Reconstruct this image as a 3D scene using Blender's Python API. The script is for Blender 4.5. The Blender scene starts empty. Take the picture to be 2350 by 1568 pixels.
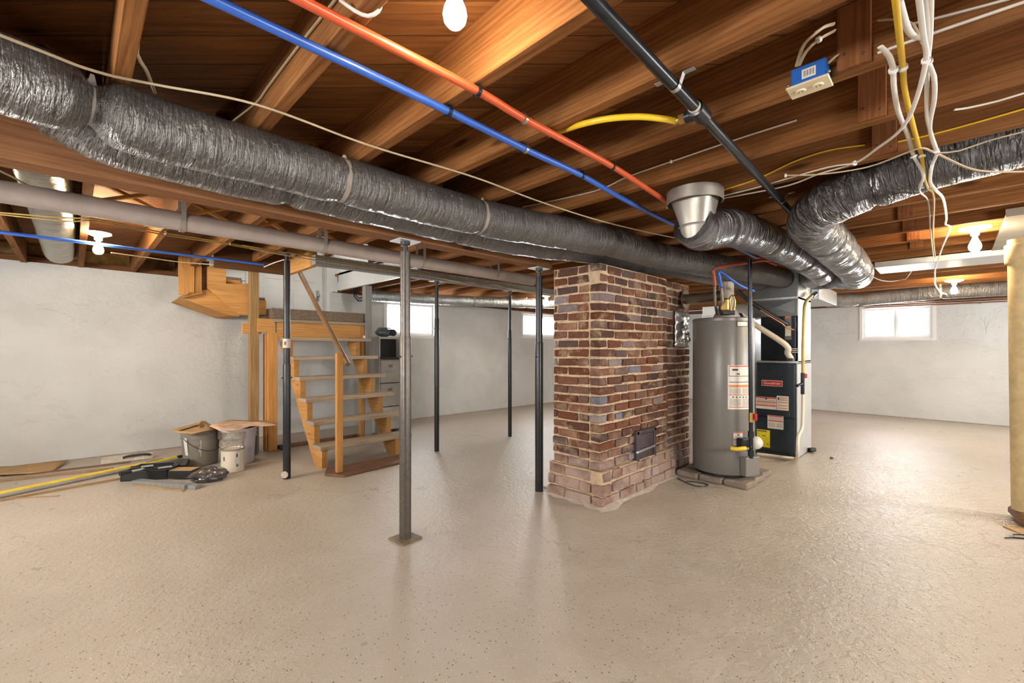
import bpy, bmesh, math, random
from mathutils import Vector, Matrix, noise
random.seed(7)
C = bpy.context.scene.collection
SC = bpy.context.scene
V = Vector
# ------------------------------------------------------------------ survey helpers: a sight line from the tripod, met with a known plane
FX, CX, HY, CH = 1007.0, 1175.0, 800.0, 1.2
R2 = math.sqrt(.5)
def at(x, y, z=None, X=None, Y=None, d=None):
    a = (x - CX) / FX; b = (HY - y) / FX
    v = (R2 + R2 * a, R2 - R2 * a, b)
    t = d if d is not None else (z - CH) / v[2] if z is not None else X / v[0] if X is not None else Y / v[1]
    return V((v[0] * t, v[1] * t, CH + v[2] * t))

# ------------------------------------------------------------------ materials
MATS = {}
def nt(name):
    m = bpy.data.materials.new(name); m.use_nodes = True
    t = m.node_tree; b = t.nodes['Principled BSDF']; MATS[name] = m
    return m, t, b
def N(t, k, **kw):
    n = t.nodes.new(k)
    for a, v in kw.items():
        if a in n.inputs.keys() if hasattr(n.inputs, 'keys') else False: n.inputs[a].default_value = v
        else: setattr(n, a, v)
    return n
def L(t, a, b): t.links.new(a, b)
def ramp(t, fac, stops):
    r = N(t, 'ShaderNodeValToRGB'); e = r.color_ramp.elements
    while len(e) < len(stops): e.new(.5)
    for q, (p, c) in zip(e, stops): q.position = p; q.color = (*c, 1)
    L(t, fac, r.inputs[0]); return r.outputs[0]
def math_(t, op, a, b=None, c=None):
    n = N(t, 'ShaderNodeMath', operation=op)
    for i, q in enumerate((a, b, c)):
        if q is None: continue
        if isinstance(q, (int, float)): n.inputs[i].default_value = q
        else: L(t, q, n.inputs[i])
    return n.outputs[0]
def mixc(t, fac, a, b, blend='MIX'):
    n = N(t, 'ShaderNodeMix', data_type='RGBA', blend_type=blend)
    for i, q in ((0, fac), (6, a), (7, b)):
        if isinstance(q, (int, float)): n.inputs[i].default_value = q
        elif isinstance(q, tuple): n.inputs[i].default_value = (*q, 1)
        else: L(t, q, n.inputs[i])
    return n.outputs[2]
def noise_(t, vec, scale, detail=4, rough=.5, dist=0):
    n = N(t, 'ShaderNodeTexNoise'); n.inputs['Scale'].default_value = scale; n.inputs['Detail'].default_value = detail
    n.inputs['Roughness'].default_value = rough; n.inputs['Distortion'].default_value = dist
    if vec is not None: L(t, vec, n.inputs['Vector'])
    return n.outputs['Fac']
def mapping(t, vec, scale=(1, 1, 1), rot=(0, 0, 0), loc=(0, 0, 0)):
    n = N(t, 'ShaderNodeMapping'); n.inputs['Scale'].default_value = scale; n.inputs['Rotation'].default_value = rot; n.inputs['Location'].default_value = loc
    L(t, vec, n.inputs['Vector']); return n.outputs[0]
def bump(t, b, h, strength=.3, dist=.01):
    n = N(t, 'ShaderNodeBump'); n.inputs['Strength'].default_value = strength; n.inputs['Distance'].default_value = dist
    L(t, h, n.inputs['Height']); L(t, n.outputs[0], b.inputs['Normal']); L(t, n.outputs[0], b.inputs['Coat Normal'])
def setb(b, col=None, rough=None, metal=None, spec=None, coat=None, coatr=None):
    if col is not None: b.inputs['Base Color'].default_value = (*col, 1)
    if rough is not None: b.inputs['Roughness'].default_value = rough
    if metal is not None: b.inputs['Metallic'].default_value = metal
    if spec is not None: b.inputs['Specular IOR Level'].default_value = spec
    if coat is not None: b.inputs['Coat Weight'].default_value = coat
    if coatr is not None: b.inputs['Coat Roughness'].default_value = coatr
def plain(name, col, rough=.5, metal=0, var=.12, nscale=12, bmp=0, spec=None, coat=None, coatr=None, bscale=None):
    m, t, b = nt(name); setb(b, None, rough, metal, spec, coat, coatr)
    tc = N(t, 'ShaderNodeTexCoord').outputs['Object']
    f = noise_(t, tc, nscale, 3, .6)
    L(t, ramp(t, f, [(.3, tuple(c * (1 - var) for c in col)), (.7, tuple(min(1, c * (1 + var)) for c in col))]), b.inputs['Base Color'])
    if bmp: bump(t, b, noise_(t, tc, bscale or nscale * 6, 4, .6), bmp, .004)
    return m
def wood(name, c1, c2, axis='Y', rough=.82, knots=True, spec=.12):
    m, t, b = nt(name); setb(b, None, rough, spec=spec)
    tc = N(t, 'ShaderNodeTexCoord').outputs['Object']
    oi = N(t, 'ShaderNodeObjectInfo').outputs['Random']
    off = N(t, 'ShaderNodeVectorMath', operation='ADD'); L(t, tc, off.inputs[0])
    k = math_(t, 'MULTIPLY', oi, 37.0); L(t, k, off.inputs[1])
    s = {'X': (1.6, 46, 46), 'Y': (46, 1.6, 46), 'Z': (46, 46, 1.6)}[axis]
    sl = {'X': (.5, 3, 3), 'Y': (3, .5, 3), 'Z': (3, 3, .5)}[axis]
    v = mapping(t, off.outputs[0], s)
    f1 = noise_(t, v, 1.7, 4, .72, .35)
    big = noise_(t, mapping(t, off.outputs[0], sl), 1.6, 3, .5, .4)
    w = N(t, 'ShaderNodeTexWave'); w.wave_type = 'BANDS'; w.bands_direction = 'DIAGONAL'
    w.inputs['Scale'].default_value = 3.2; w.inputs['Distortion'].default_value = 7; w.inputs['Detail'].default_value = 3; w.inputs['Detail Scale'].default_value = 1.2
    L(t, mapping(t, off.outputs[0], tuple(q * .2 for q in s)), w.inputs['Vector'])
    fac = math_(t, 'ADD', math_(t, 'MULTIPLY', f1, .88), math_(t, 'MULTIPLY', w.outputs['Fac'], .12))
    col = ramp(t, fac, [(.30, c1), (.72, c2)])
    dark = tuple(q * .55 for q in c1)
    col = mixc(t, ramp(t, big, [(.5, (0, 0, 0)), (.75, (.6, .6, .6))]), col, dark)
    if knots:
        vo = N(t, 'ShaderNodeTexVoronoi'); vo.inputs['Scale'].default_value = 1.0
        kv = {'X': (1.6, 7, 7), 'Y': (7, 1.6, 7), 'Z': (7, 7, 1.6)}[axis]
        L(t, mapping(t, off.outputs[0], kv), vo.inputs['Vector'])
        col = mixc(t, ramp(t, vo.outputs['Distance'], [(.06, (.85, .85, .85)), (.13, (0, 0, 0))]), col, tuple(q * .4 for q in c1))
    val = math_(t, 'ADD', math_(t, 'MULTIPLY', oi, .35), .82)
    hsv = N(t, 'ShaderNodeHueSaturation'); L(t, val, hsv.inputs['Value']); L(t, col, hsv.inputs['Color'])
    L(t, hsv.outputs[0], b.inputs['Base Color'])
    bump(t, b, fac, .25, .004)
    return m
def glow(name, col, s):
    m, t, b = nt(name); setb(b, col, .4)
    b.inputs['Emission Color'].default_value = (*col, 1); b.inputs['Emission Strength'].default_value = s
    return m

JOIST = wood('joist_wood', (.155, .060, .019), (.335, .150, .052), 'Y')
JOISTX = wood('girder_wood', (.15, .065, .03), (.28, .135, .062), 'X')
CLEAT = wood('cleat_wood', (.16, .06, .022), (.28, .115, .045), 'Z', knots=False)
PINEZ = wood('pine_upright', (.42, .19, .055), (.66, .36, .13), 'Z')
PINEX = wood('pine_long', (.42, .20, .06), (.66, .37, .14), 'X')
PINEY = wood('pine_slope', (.42, .20, .06), (.66, .37, .14), 'Y')
OAKZ = wood('treated_post', (.24, .14, .055), (.46, .31, .15), 'Z')
TREAD = wood('worn_tread', (.34, .25, .17), (.55, .45, .34), 'X', knots=False)
RAILW = wood('handrail_wood', (.20, .10, .04), (.36, .21, .10), 'Y', rough=.35, knots=False, spec=.5)
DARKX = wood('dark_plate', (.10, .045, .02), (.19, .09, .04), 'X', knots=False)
LATH = wood('lath_wood', (.30, .19, .09), (.48, .33, .18), 'X', knots=False)
GREYW = wood('grey_painted_wood', (.22, .22, .22), (.34, .34, .33), 'Z', knots=False)
CARDB = plain('cardboard', (.44, .28, .13), .85, var=.15, nscale=7)
CARDP = plain('painted_cardboard', (.60, .42, .28), .8, var=.35, nscale=9)
BLACKS = plain('black_steel', (.018, .019, .022), .32, .4, var=.3, nscale=20, spec=.6)
GREYS = plain('grey_steel', (.115, .10, .088), .38, .55, var=.2, nscale=30)
DGREY = plain('dark_grey_metal', (.06, .06, .062), .4, .5)
GALV = plain('galvanised', (.62, .65, .67), .33, .85, var=.12, nscale=25)
GALVW = plain('galvanised_pale', (.60, .61, .61), .42, .5, var=.06, nscale=6)
DUSTY = plain('dusty_galvanised', (.40, .37, .33), .42, .6, var=.15, nscale=9)
STRAPM = plain('strap_fabric', (.30, .27, .24), .6, var=.1)
WHITEP = plain('white_paint', (.80, .80, .79), .55, var=.03, nscale=4)
WHITEC = plain('white_cable', (.72, .68, .62), .45, var=.06)
TANC = plain('aged_cable', (.52, .42, .28), .5, var=.12)
YELC = plain('yellow_cable', (.72, .46, .02), .45, var=.08)
OLDYEL = plain('old_yellow_cable', (.40, .27, .06), .5, var=.2)
BLUEP = plain('blue_pex', (.035, .13, .56), .3, var=.08, spec=.6)
REDP = plain('red_pex', (.62, .10, .03), .3, var=.08, spec=.6)
DREDP = plain('dark_red_pex', (.30, .05, .02), .35, var=.12)
IRON = plain('black_iron_pipe', (.022, .027, .036), .28, .5, var=.3, nscale=30, spec=.7)
YELH = plain('yellow_gas_hose', (.85, .58, .03), .35, var=.05)
BRASS = plain('brass', (.55, .36, .12), .3, .9, var=.15)
STEEL = plain('bright_steel', (.62, .60, .56), .25, .95, var=.1)
DRAIN = plain('painted_drain', (.42, .36, .33), .5, var=.1, nscale=8)
PVCY = plain('aged_column_paint', (.60, .46, .24), .6, var=.16, nscale=14, bmp=.3)
PVC = plain('cream_pvc', (.74, .66, .52), .4, var=.06)
HEATG = plain('heater_enamel', (.215, .207, .195), .36, .12, var=.04, nscale=3, spec=.6)
HEATD = plain('heater_cap', (.20, .19, .18), .4, .3, var=.05)
FURN = plain('furnace_blue_grey', (.028, .040, .055), .35, .35, var=.1, nscale=10, spec=.6)
FURNB = plain('coil_black', (.012, .016, .025), .4, .3, var=.2)
PLEN = plain('plenum_grey', (.17, .18, .185), .4, .55, var=.1, nscale=6)
PAPER = plain('label_paper', (.78, .74, .68), .6, var=.05)
INK = plain('label_ink', (.05, .05, .05), .6)
PALEINK = plain('label_fine_print', (.55, .52, .47), .6, var=.2, nscale=150)
REDI = plain('label_red', (.62, .07, .04), .5)
ORI = plain('label_orange', (.80, .24, .05), .5)
YELI = plain('label_yellow', (.86, .72, .03), .5)
REDK = plain('red_handle', (.50, .02, .02), .35)
BLUEB = plain('blue_box', (.012, .12, .50), .4, var=.08)
IVORY = plain('ivory_plate', (.72, .62, .42), .35, var=.03)
CARPET = plain('speckled_carpet', (.20, .15, .11), .95, var=.75, nscale=160, bmp=.6)
FILEC = plain('file_cabinet_grey', (.44, .43, .40), .4, .2, var=.05)
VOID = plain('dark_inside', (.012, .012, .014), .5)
PLASTIC = plain('radio_plastic', (.12, .14, .17), .3, var=.1)
BUCKG = plain('taupe_bucket', (.235, .205, .165), .45, var=.1, nscale=8)
BUCKW = plain('white_bucket', (.60, .58, .66), .35, var=.06)
SMEAR = plain('taupe_smear', (.33, .285, .235), .5, var=.35, nscale=18)
SPLAT = plain('paint_splatter', (.55, .48, .41), .6, var=.25, nscale=25)
CANM = plain('paint_can_label', (.66, .59, .48), .4, var=.04)
TOOLB = plain('black_tool_plastic', (.015, .016, .018), .4, var=.2)
BAGM = plain('grey_bag', (.07, .06, .06), .22, var=.3, coat=.4, coatr=.15)
PORC = plain('porcelain', (.80, .78, .72), .25, var=.02)
IVEIL = plain('panel_board', (.34, .30, .24), .7, var=.08, nscale=5)
BROWNB = plain('brown_block', (.16, .075, .035), .55, var=.2)
INSUL = plain('batt_insulation', (.34, .22, .09), .95, var=.4, nscale=14, bmp=.8)
ASHD = plain('ash_door_iron', (.085, .065, .075), .5, .4, var=.25, nscale=15)
FOILP = plain('crumpled_tin', (.70, .69, .66), .28, .8, var=.1)
SOOTY = plain('old_vent_pipe', (.24, .19, .14), .35, .8, var=.3)
DUCTB = plain('black_duct_gasket', (.02, .02, .022), .4)

def mk_flex(name, base, line, ringbump, metal, rough, coat, coarse=.4):
    m, t, b = nt(name); setb(b, None, rough, metal, .6, coat, .12)
    uv = N(t, 'ShaderNodeTexCoord').outputs['UV']
    br = N(t, 'ShaderNodeTexBrick'); br.inputs['Scale'].default_value = 1.0
    br.inputs['Brick Width'].default_value = .034; br.inputs['Row Height'].default_value = .017; br.inputs['Mortar Size'].default_value = .00075
    br.inputs['Mortar Smooth'].default_value = .3; br.inputs['Bias'].default_value = 0
    br.inputs['Color1'].default_value = (*base, 1); br.inputs['Color2'].default_value = (*tuple(q * .86 for q in base), 1); br.inputs['Mortar'].default_value = (*line, 1)
    wob = N(t, 'ShaderNodeTexNoise'); wob.inputs['Scale'].default_value = 18; L(t, uv, wob.inputs['Vector'])
    mx = N(t, 'ShaderNodeVectorMath', operation='MULTIPLY_ADD'); L(t, wob.outputs['Color'], mx.inputs[0]); mx.inputs[1].default_value = (.012, .012, 0); L(t, uv, mx.inputs[2])
    sw = mapping(t, mx.outputs[0], rot=(0, 0, math.pi / 2)); L(t, sw, br.inputs['Vector'])
    big = noise_(t, uv, 9, 3)
    col = mixc(t, ramp(t, big, [(.4, (0, 0, 0)), (.75, (.5, .5, .5))]), br.outputs['Color'], tuple(q * .55 for q in base))
    L(t, col, b.inputs['Base Color'])
    c1 = noise_(t, mapping(t, uv, (60, 12, 1)), 1, 4, .62, 1.2)
    c2 = noise_(t, mapping(t, uv, (220, 60, 1)), 1, 3, .6, .6)
    h = math_(t, 'ADD', math_(t, 'MULTIPLY', c1, 1.0), math_(t, 'MULTIPLY', c2, .35))
    h = math_(t, 'ADD', h, math_(t, 'MULTIPLY', noise_(t, mapping(t, uv, (34, 5, 1)), 1, 3, .55, .8), coarse * 4))
    bump(t, b, h, ringbump, .02)
    return m
FLEX = mk_flex('flex_jacket', (.125, .116, .11), (.29, .268, .25), 1.0, .4, .40, .8)
FLEXD = mk_flex('flex_jacket_shiny', (.115, .108, .112), (.17, .162, .158), 1.0, .65, .28, .8, 1.1)
FLEXS = mk_flex('flex_silver', (.50, .46, .36), (.42, .38, .30), .35, .9, .24, .2)
FLEXW = mk_flex('flex_pale', (.50, .55, .56), (.42, .45, .46), .7, .7, .3, .3)

# bricks
def mk_brick():
    m, t, b = nt('old_brick'); setb(b, None, .85, spec=.25)
    g = N(t, 'ShaderNodeNewGeometry').outputs['Random Per Island']
    tc = N(t, 'ShaderNodeTexCoord').outputs['Object']
    r = ramp(t, g, [(0, (.135, .045, .024)), (.18, (.20, .075, .040)), (.34, (.10, .050, .040)), (.5, (.25, .095, .055)), (.62, (.17, .10, .085)), (.72, (.29, .13, .08)), (.82, (.075, .045, .04)), (.92, (.23, .15, .13)), (.965, (.33, .30, .34)), (.985, (.2, .2, .25))])
    n1 = noise_(t, tc, 30, 5, .65)
    col = mixc(t, .55, r, ramp(t, n1, [(.3, (.35, .35, .35)), (.7, (1, 1, 1))]), 'MULTIPLY')
    n2 = noise_(t, tc, 6, 6, .7, .5)
    col = mixc(t, ramp(t, n2, [(.52, (0, 0, 0)), (.68, (.8, .8, .8))]), col, (.42, .30, .19))
    sp = N(t, 'ShaderNodeSeparateXYZ'); L(t, tc, sp.inputs[0])
    wash = math_(t, 'MULTIPLY', noise_(t, tc, 4, 5, .65), math_(t, 'SUBTRACT', 1.25, math_(t, 'MULTIPLY', sp.outputs['Z'], 1.15)))
    col = mixc(t, ramp(t, wash, [(.34, (0, 0, 0)), (.62, (.8, .8, .8))]), col, (.47, .36, .31))
    L(t, col, b.inputs['Base Color'])
    bump(t, b, math_(t, 'ADD', n1, math_(t, 'MULTIPLY', n2, .8)), .9, .014)
    return m
BRICK = mk_brick()
MORTAR = plain('mortar', (.55, .41, .27), .9, var=.3, nscale=18, bmp=.7)

def mk_floor():
    m, t, b = nt('speckled_floor_paint'); setb(b, None, .4, spec=.5)
    tc = N(t, 'ShaderNodeTexCoord').outputs['Object']
    big = noise_(t, tc, .9, 3, .6, .3); mid = noise_(t, tc, 5, 4, .65)
    col = ramp(t, big, [(.3, (.50, .435, .36)), (.7, (.59, .53, .455))])
    col = mixc(t, ramp(t, mid, [(.42, (.35, .35, .35)), (.62, (0, 0, 0))]), col, (.44, .375, .30))
    fine = noise_(t, tc, 190, 2, .5)
    col = mixc(t, .35, col, ramp(t, fine, [(.35, (.62, .58, .52)), (.65, (1, 1, 1))]), 'MULTIPLY')
    for sc_, thr, c, sel in ((46, .15, (.09, .055, .035), .45), (60, .13, (.80, .75, .68), .6), (30, .10, (.085, .05, .03), .35)):
        vo = N(t, 'ShaderNodeTexVoronoi'); vo.inputs['Scale'].default_value = sc_; L(t, tc, vo.inputs['Vector'])
        s = N(t, 'ShaderNodeSeparateColor'); L(t, vo.outputs['Color'], s.inputs[0])
        k = math_(t, 'MULTIPLY', math_(t, 'LESS_THAN', vo.outputs['Distance'], thr), math_(t, 'GREATER_THAN', s.outputs[0], sel))
        col = mixc(t, math_(t, 'MULTIPLY', k, .85), col, c)
    vo = N(t, 'ShaderNodeTexVoronoi'); vo.feature = 'DISTANCE_TO_EDGE'; vo.inputs['Scale'].default_value = .42
    wv = N(t, 'ShaderNodeVectorMath', operation='MULTIPLY_ADD'); nn = N(t, 'ShaderNodeTexNoise'); nn.inputs['Scale'].default_value = 2.6; nn.inputs['Detail'].default_value = 6; L(t, tc, nn.inputs['Vector'])
    L(t, nn.outputs['Color'], wv.inputs[0]); wv.inputs[1].default_value = (.7, .7, .7); L(t, tc, wv.inputs[2]); L(t, wv.outputs[0], vo.inputs['Vector'])
    crack = math_(t, 'MULTIPLY', math_(t, 'LESS_THAN', vo.outputs['Distance'], .0022), math_(t, 'GREATER_THAN', big, .52))
    col = mixc(t, math_(t, 'MULTIPLY', crack, .4), col, (.2, .14, .08))
    L(t, col, b.inputs['Base Color'])
    L(t, ramp(t, mid, [(.3, (.27, .27, .27)), (.7, (.46, .46, .46))]), b.inputs['Roughness'])
    rough = noise_(t, tc, 24, 4, .6, .8)
    bump(t, b, math_(t, 'ADD', math_(t, 'MULTIPLY', rough, math_(t, 'ADD', .35, big)), math_(t, 'MULTIPLY', fine, .12)), .6, .014)
    return m
FLOORM = mk_floor()
def mk_wall():
    m, t, b = nt('whitewashed_concrete'); setb(b, None, .7, spec=.3)
    tc = N(t, 'ShaderNodeTexCoord').outputs['Object']
    n1 = noise_(t, tc, 1.3, 4, .6, .4); n2 = noise_(t, tc, 14, 4, .6)
    sp = N(t, 'ShaderNodeSeparateXYZ'); L(t, tc, sp.inputs[0])
    col = ramp(t, n1, [(.35, (.57, .58, .57)), (.65, (.66, .67, .67))])
    vo = N(t, 'ShaderNodeTexVoronoi'); vo.feature = 'DISTANCE_TO_EDGE'; vo.inputs['Scale'].default_value = .9
    wv = N(t, 'ShaderNodeVectorMath', operation='MULTIPLY_ADD'); nn = N(t, 'ShaderNodeTexNoise'); nn.inputs['Scale'].default_value = 2.2; nn.inputs['Detail'].default_value = 6; L(t, tc, nn.inputs['Vector'])
    L(t, nn.outputs['Color'], wv.inputs[0]); wv.inputs[1].default_value = (.9, .9, .9); L(t, mapping(t, tc, (.5, .5, 1.6)), wv.inputs[2]); L(t, wv.outputs[0], vo.inputs['Vector'])
    ck = ramp(t, vo.outputs['Distance'], [(.0, (1, 1, 1)), (.012, (0, 0, 0))])
    ckm = math_(t, 'MULTIPLY', ck, math_(t, 'GREATER_THAN', n2, .5))
    col = mixc(t, math_(t, 'MULTIPLY', ckm, .13), col, (.4, .4, .38))
    L(t, col, b.inputs['Base Color'])
    # board-formed pour lines + lumps
    pour = math_(t, 'SINE', math_(t, 'ADD', math_(t, 'MULTIPLY', sp.outputs['Z'], 24), math_(t, 'MULTIPLY', n1, 5)))
    h = math_(t, 'ADD', math_(t, 'ADD', math_(t, 'MULTIPLY', pour, .08), math_(t, 'MULTIPLY', n2, .55)), math_(t, 'MULTIPLY', ckm, -.12))
    bump(t, b, h, .95, .025)
    return m
WALLM = mk_wall()
def mk_sub():
    m, t, b = nt('diagonal_subfloor_boards'); setb(b, None, .75, spec=.2)
    tc = N(t, 'ShaderNodeTexCoord').outputs['Object']
    v = mapping(t, tc, rot=(0, 0, math.pi / 4))
    sp = N(t, 'ShaderNodeSeparateXYZ'); L(t, v, sp.inputs[0])
    q = math_(t, 'DIVIDE', sp.outputs['Y'], .152)
    idx = math_(t, 'FLOOR', q); fr = math_(t, 'FRACT', q)
    wn = N(t, 'ShaderNodeTexWhiteNoise'); wn.noise_dimensions = '1D'; L(t, idx, wn.inputs['W'])
    cb = N(t, 'ShaderNodeCombineXYZ'); L(t, math_(t, 'ADD', sp.outputs['X'], math_(t, 'MULTIPLY', wn.outputs['Value'], 30)), cb.inputs[0]); L(t, sp.outputs['Y'], cb.inputs[1])
    f = noise_(t, mapping(t, cb.outputs[0], (1.2, 20, 1)), 2, 6, .65, .8)
    col = ramp(t, f, [(.3, (.15, .055, .016)), (.7, (.31, .13, .04))])
    hs = N(t, 'ShaderNodeHueSaturation'); L(t, math_(t, 'ADD', .75, math_(t, 'MULTIPLY', wn.outputs['Value'], .5)), hs.inputs['Value']); L(t, col, hs.inputs['Color'])
    seam = math_(t, 'LESS_THAN', fr, .022)
    vo = N(t, 'ShaderNodeTexVoronoi'); vo.inputs['Scale'].default_value = 1; L(t, mapping(t, cb.outputs[0], (1.7, 6, 1)), vo.inputs['Vector'])
    col = mixc(t, ramp(t, vo.outputs['Distance'], [(.05, (.8, .8, .8)), (.1, (0, 0, 0))]), hs.outputs[0], (.06, .02, .008))
    col = mixc(t, seam, col, (.03, .012, .005)); L(t, col, b.inputs['Base Color'])
    bump(t, b, math_(t, 'SUBTRACT', f, math_(t, 'MULTIPLY', seam, 2)), .35, .006)
    return m
SUBF = mk_sub()
PANE = glow('daylit_frosted_pane', (.93, .96, 1.0), 40.0)
PANEB = glow('fill_window_pane', (1.0, .97, .92), 60.0)  # glow for the added windows behind the camera, fill light only
BULB = glow('lit_bulb', (1.0, .81, .55), 165.0)

# ------------------------------------------------------------------ mesh builder
ORG = {}
class MB:
    def __init__(s): s.v = []; s.f = []; s.sm = []; s.mi = []; s.uv = {}; s.m = 0
    def face(s, idx, smooth=False, uv=None):
        if uv: s.uv[len(s.f)] = uv
        s.f.append(tuple(idx)); s.sm.append(smooth); s.mi.append(s.m)
    def pts(s, ps): b = len(s.v); s.v += [V(p) for p in ps]; return b
    def box(s, lo, hi, M=None):
        lo, hi = V(lo), V(hi)
        ps = [V((x, y, z)) for z in (lo.z, hi.z) for y in (lo.y, hi.y) for x in (lo.x, hi.x)]
        if M is not None: ps = [M @ p for p in ps]
        b = s.pts(ps)
        for q in ((0, 2, 3, 1), (4, 5, 7, 6), (0, 1, 5, 4), (2, 6, 7, 3), (0, 4, 6, 2), (1, 3, 7, 5)): s.face([b + i for i in q])
        return s
    def obox(s, c, size, rot=(0, 0, 0)):
        from mathutils import Euler
        M = Matrix.Translation(V(c)) @ Euler(rot).to_matrix().to_4x4()
        h = V(size) / 2
        return s.box(-h, h, M)
    def bar(s, a, b, w, h, up=(0, 0, 1)):
        a, b = V(a), V(b); d = (b - a); n = d.length; d.normalize()
        r = d.cross(V(up)); r = r.normalized() if r.length > 1e-4 else V((1, 0, 0)); u = r.cross(d)
        M = Matrix(((d.x, r.x, u.x, a.x), (d.y, r.y, u.y, a.y), (d.z, r.z, u.z, a.z), (0, 0, 0, 1)))
        return s.box((0, -w / 2, -h / 2), (n, w / 2, h / 2), M)
    def prism(s, poly, off):
        off = V(off); n = len(poly); a = s.pts(poly); b = s.pts([V(p) + off for p in poly])
        s.face([a + i for i in range(n)][::-1]); s.face([b + i for i in range(n)])
        for i in range(n): j = (i + 1) % n; s.face((a + i, a + j, b + j, b + i))
        return s
    def tube(s, path, r, seg=12, caps=True, flat=1.0, warp=None):
        P = [V(p) for p in path]; n = len(P)
        rs = r if isinstance(r, (list, tuple)) else [r] * n
        t0 = (P[1] - P[0]).normalized(); ref = V((0, 0, 1)) if abs(t0.z) < .9 else V((1, 0, 0))
        u = (ref - t0 * ref.dot(t0)).normalized(); S = 0; rows = []; ss = []; ring = []
        for i in range(n):
            t = (P[min(i + 1, n - 1)] - P[max(i - 1, 0)]).normalized()
            u = (u - t * u.dot(t)).normalized(); w = t.cross(u)
            if i: S += (P[i] - P[i - 1]).length
            row = []
            for k in range(seg):
                a = 2 * math.pi * k / seg; rr = rs[i] * (warp(S, a) if warp else 1)
                row.append(P[i] + u * math.cos(a) * rr * flat + w * math.sin(a) * rr)
            rows.append(s.pts(row)); ss.append(S); ring.append(row)
        for i in range(n - 1):
            for k in range(seg):
                k2 = (k + 1) % seg; c0, c1 = k / seg * 2 * math.pi * rs[0], (k + 1) / seg * 2 * math.pi * rs[0]
                s.face((rows[i] + k, rows[i] + k2, rows[i + 1] + k2, rows[i + 1] + k), True, [(ss[i], c0), (ss[i], c1), (ss[i + 1], c1), (ss[i + 1], c0)])
        if caps:
            a = s.pts(ring[0]); s.face([a + k for k in range(seg)][::-1]); b = s.pts(ring[-1]); s.face([b + k for k in range(seg)])
        return s
    def lathe(s, c, prof, seg=28, M=None, sharp=True):
        c = V(c); last = None
        def ringpts(r, z): return [c + (M @ V((r * math.cos(2 * math.pi * k / seg), r * math.sin(2 * math.pi * k / seg), z)) if M is not None else V((r * math.cos(2 * math.pi * k / seg), r * math.sin(2 * math.pi * k / seg), z))) for k in range(seg)]
        for (r0, z0), (r1, z1) in zip(prof, prof[1:]):
            a = s.pts(ringpts(max(r0, 1e-4), z0)); b = s.pts(ringpts(max(r1, 1e-4), z1))
            for k in range(seg): k2 = (k + 1) % seg; s.face((a + k, a + k2, b + k2, b + k), True)
        return s
    def arc(s, c, R, a0, a1, z0, z1, n=10):
        ps = [(c[0] + R * math.cos(a0 + (a1 - a0) * i / n), c[1] + R * math.sin(a0 + (a1 - a0) * i / n)) for i in range(n + 1)]
        b = s.pts([(x, y, z0) for x, y in ps] + [(x, y, z1) for x, y in ps])
        for i in range(n): s.face((b + i, b + i + 1, b + n + 2 + i, b + n + 1 + i), True)
        return s
    def sphere(s, c, r, sc=(1, 1, 1), seg=16, rings=10):
        prof = [(r * math.sin(math.pi * i / rings), -r * math.cos(math.pi * i / rings)) for i in range(rings + 1)]
        return s.lathe(c, prof, seg, Matrix.Diagonal(V(sc)))
    def build(s, name, mat, parent=None, bevel=0, org=None, seg=1):
        me = bpy.data.meshes.new(name)
        if parent is not None: o0 = ORG[parent.name]
        elif org is not None: o0 = V(org)
        else:
            lo = V([min(p[i] for p in s.v) for i in range(3)]); hi = V([max(p[i] for p in s.v) for i in range(3)])
            o0 = V(((lo.x + hi.x) / 2, (lo.y + hi.y) / 2, lo.z))
        me.from_pydata([p - o0 for p in s.v], [], s.f)
        me.polygons.foreach_set('use_smooth', s.sm); me.polygons.foreach_set('material_index', s.mi)
        for q in (mat if isinstance(mat, (list, tuple)) else [mat]): me.materials.append(q)
        if s.uv:
            l = me.uv_layers.new(name='UVMap')
            for fi, us in s.uv.items():
                p = me.polygons[fi]
                for k, li in enumerate(p.loop_indices): l.data[li].uv = us[k]
        me.update()
        # weld ring seams so smooth shading and one-piece reading hold
        bm = bmesh.new(); bm.from_mesh(me)
        bmesh.ops.remove_doubles(bm, verts=bm.verts, dist=2e-5); bmesh.ops.recalc_face_normals(bm, faces=bm.faces); bm.to_mesh(me); bm.free()
        if any(s.sm): me.set_sharp_from_angle(angle=.7)
        o = bpy.data.objects.new(name, me); C.objects.link(o)
        if parent is not None: o.parent = parent
        else: o.location = o0
        ORG[o.name] = o0
        if bevel:
            md = o.modifiers.new('bevel', 'BEVEL'); md.width = bevel; md.segments = seg; md.limit_method = 'ANGLE'; md.angle_limit = .7
        return o
def tag(o, label=None, cat=None, group=None, kind=None):
    if label: o['label'] = label
    if cat: o['category'] = cat
    if group: o['group'] = group
    if kind: o['kind'] = kind
    return o
def thing(name, label, cat, loc, group=None):
    o = bpy.data.objects.new(name, None); o.empty_display_size = .05; C.objects.link(o); o.location = V(loc); ORG[o.name] = V(loc)
    return tag(o, label, cat, group)
def struct(o): o['kind'] = 'structure'; return o
ORDN = 'first second third fourth fifth sixth seventh eighth ninth tenth eleventh twelfth thirteenth fourteenth fifteenth sixteenth seventeenth eighteenth nineteenth twentieth'.split()
def spline(pts, step=.03):
    P = [V(p) for p in pts]; P = [P[0] * 2 - P[1]] + P + [P[-1] * 2 - P[-2]]; out = []
    for i in range(1, len(P) - 2):
        p0, p1, p2, p3 = P[i - 1:i + 3]; n = max(2, int((p2 - p1).length / step))
        for k in range(n):
            t = k / n
            out.append(.5 * ((2 * p1) + (p2 - p0) * t + (2 * p0 - 5 * p1 + 4 * p2 - p3) * t * t + (3 * p1 - p0 - 3 * p2 + p3) * t ** 3))
    out.append(P[-2]); return out

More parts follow.
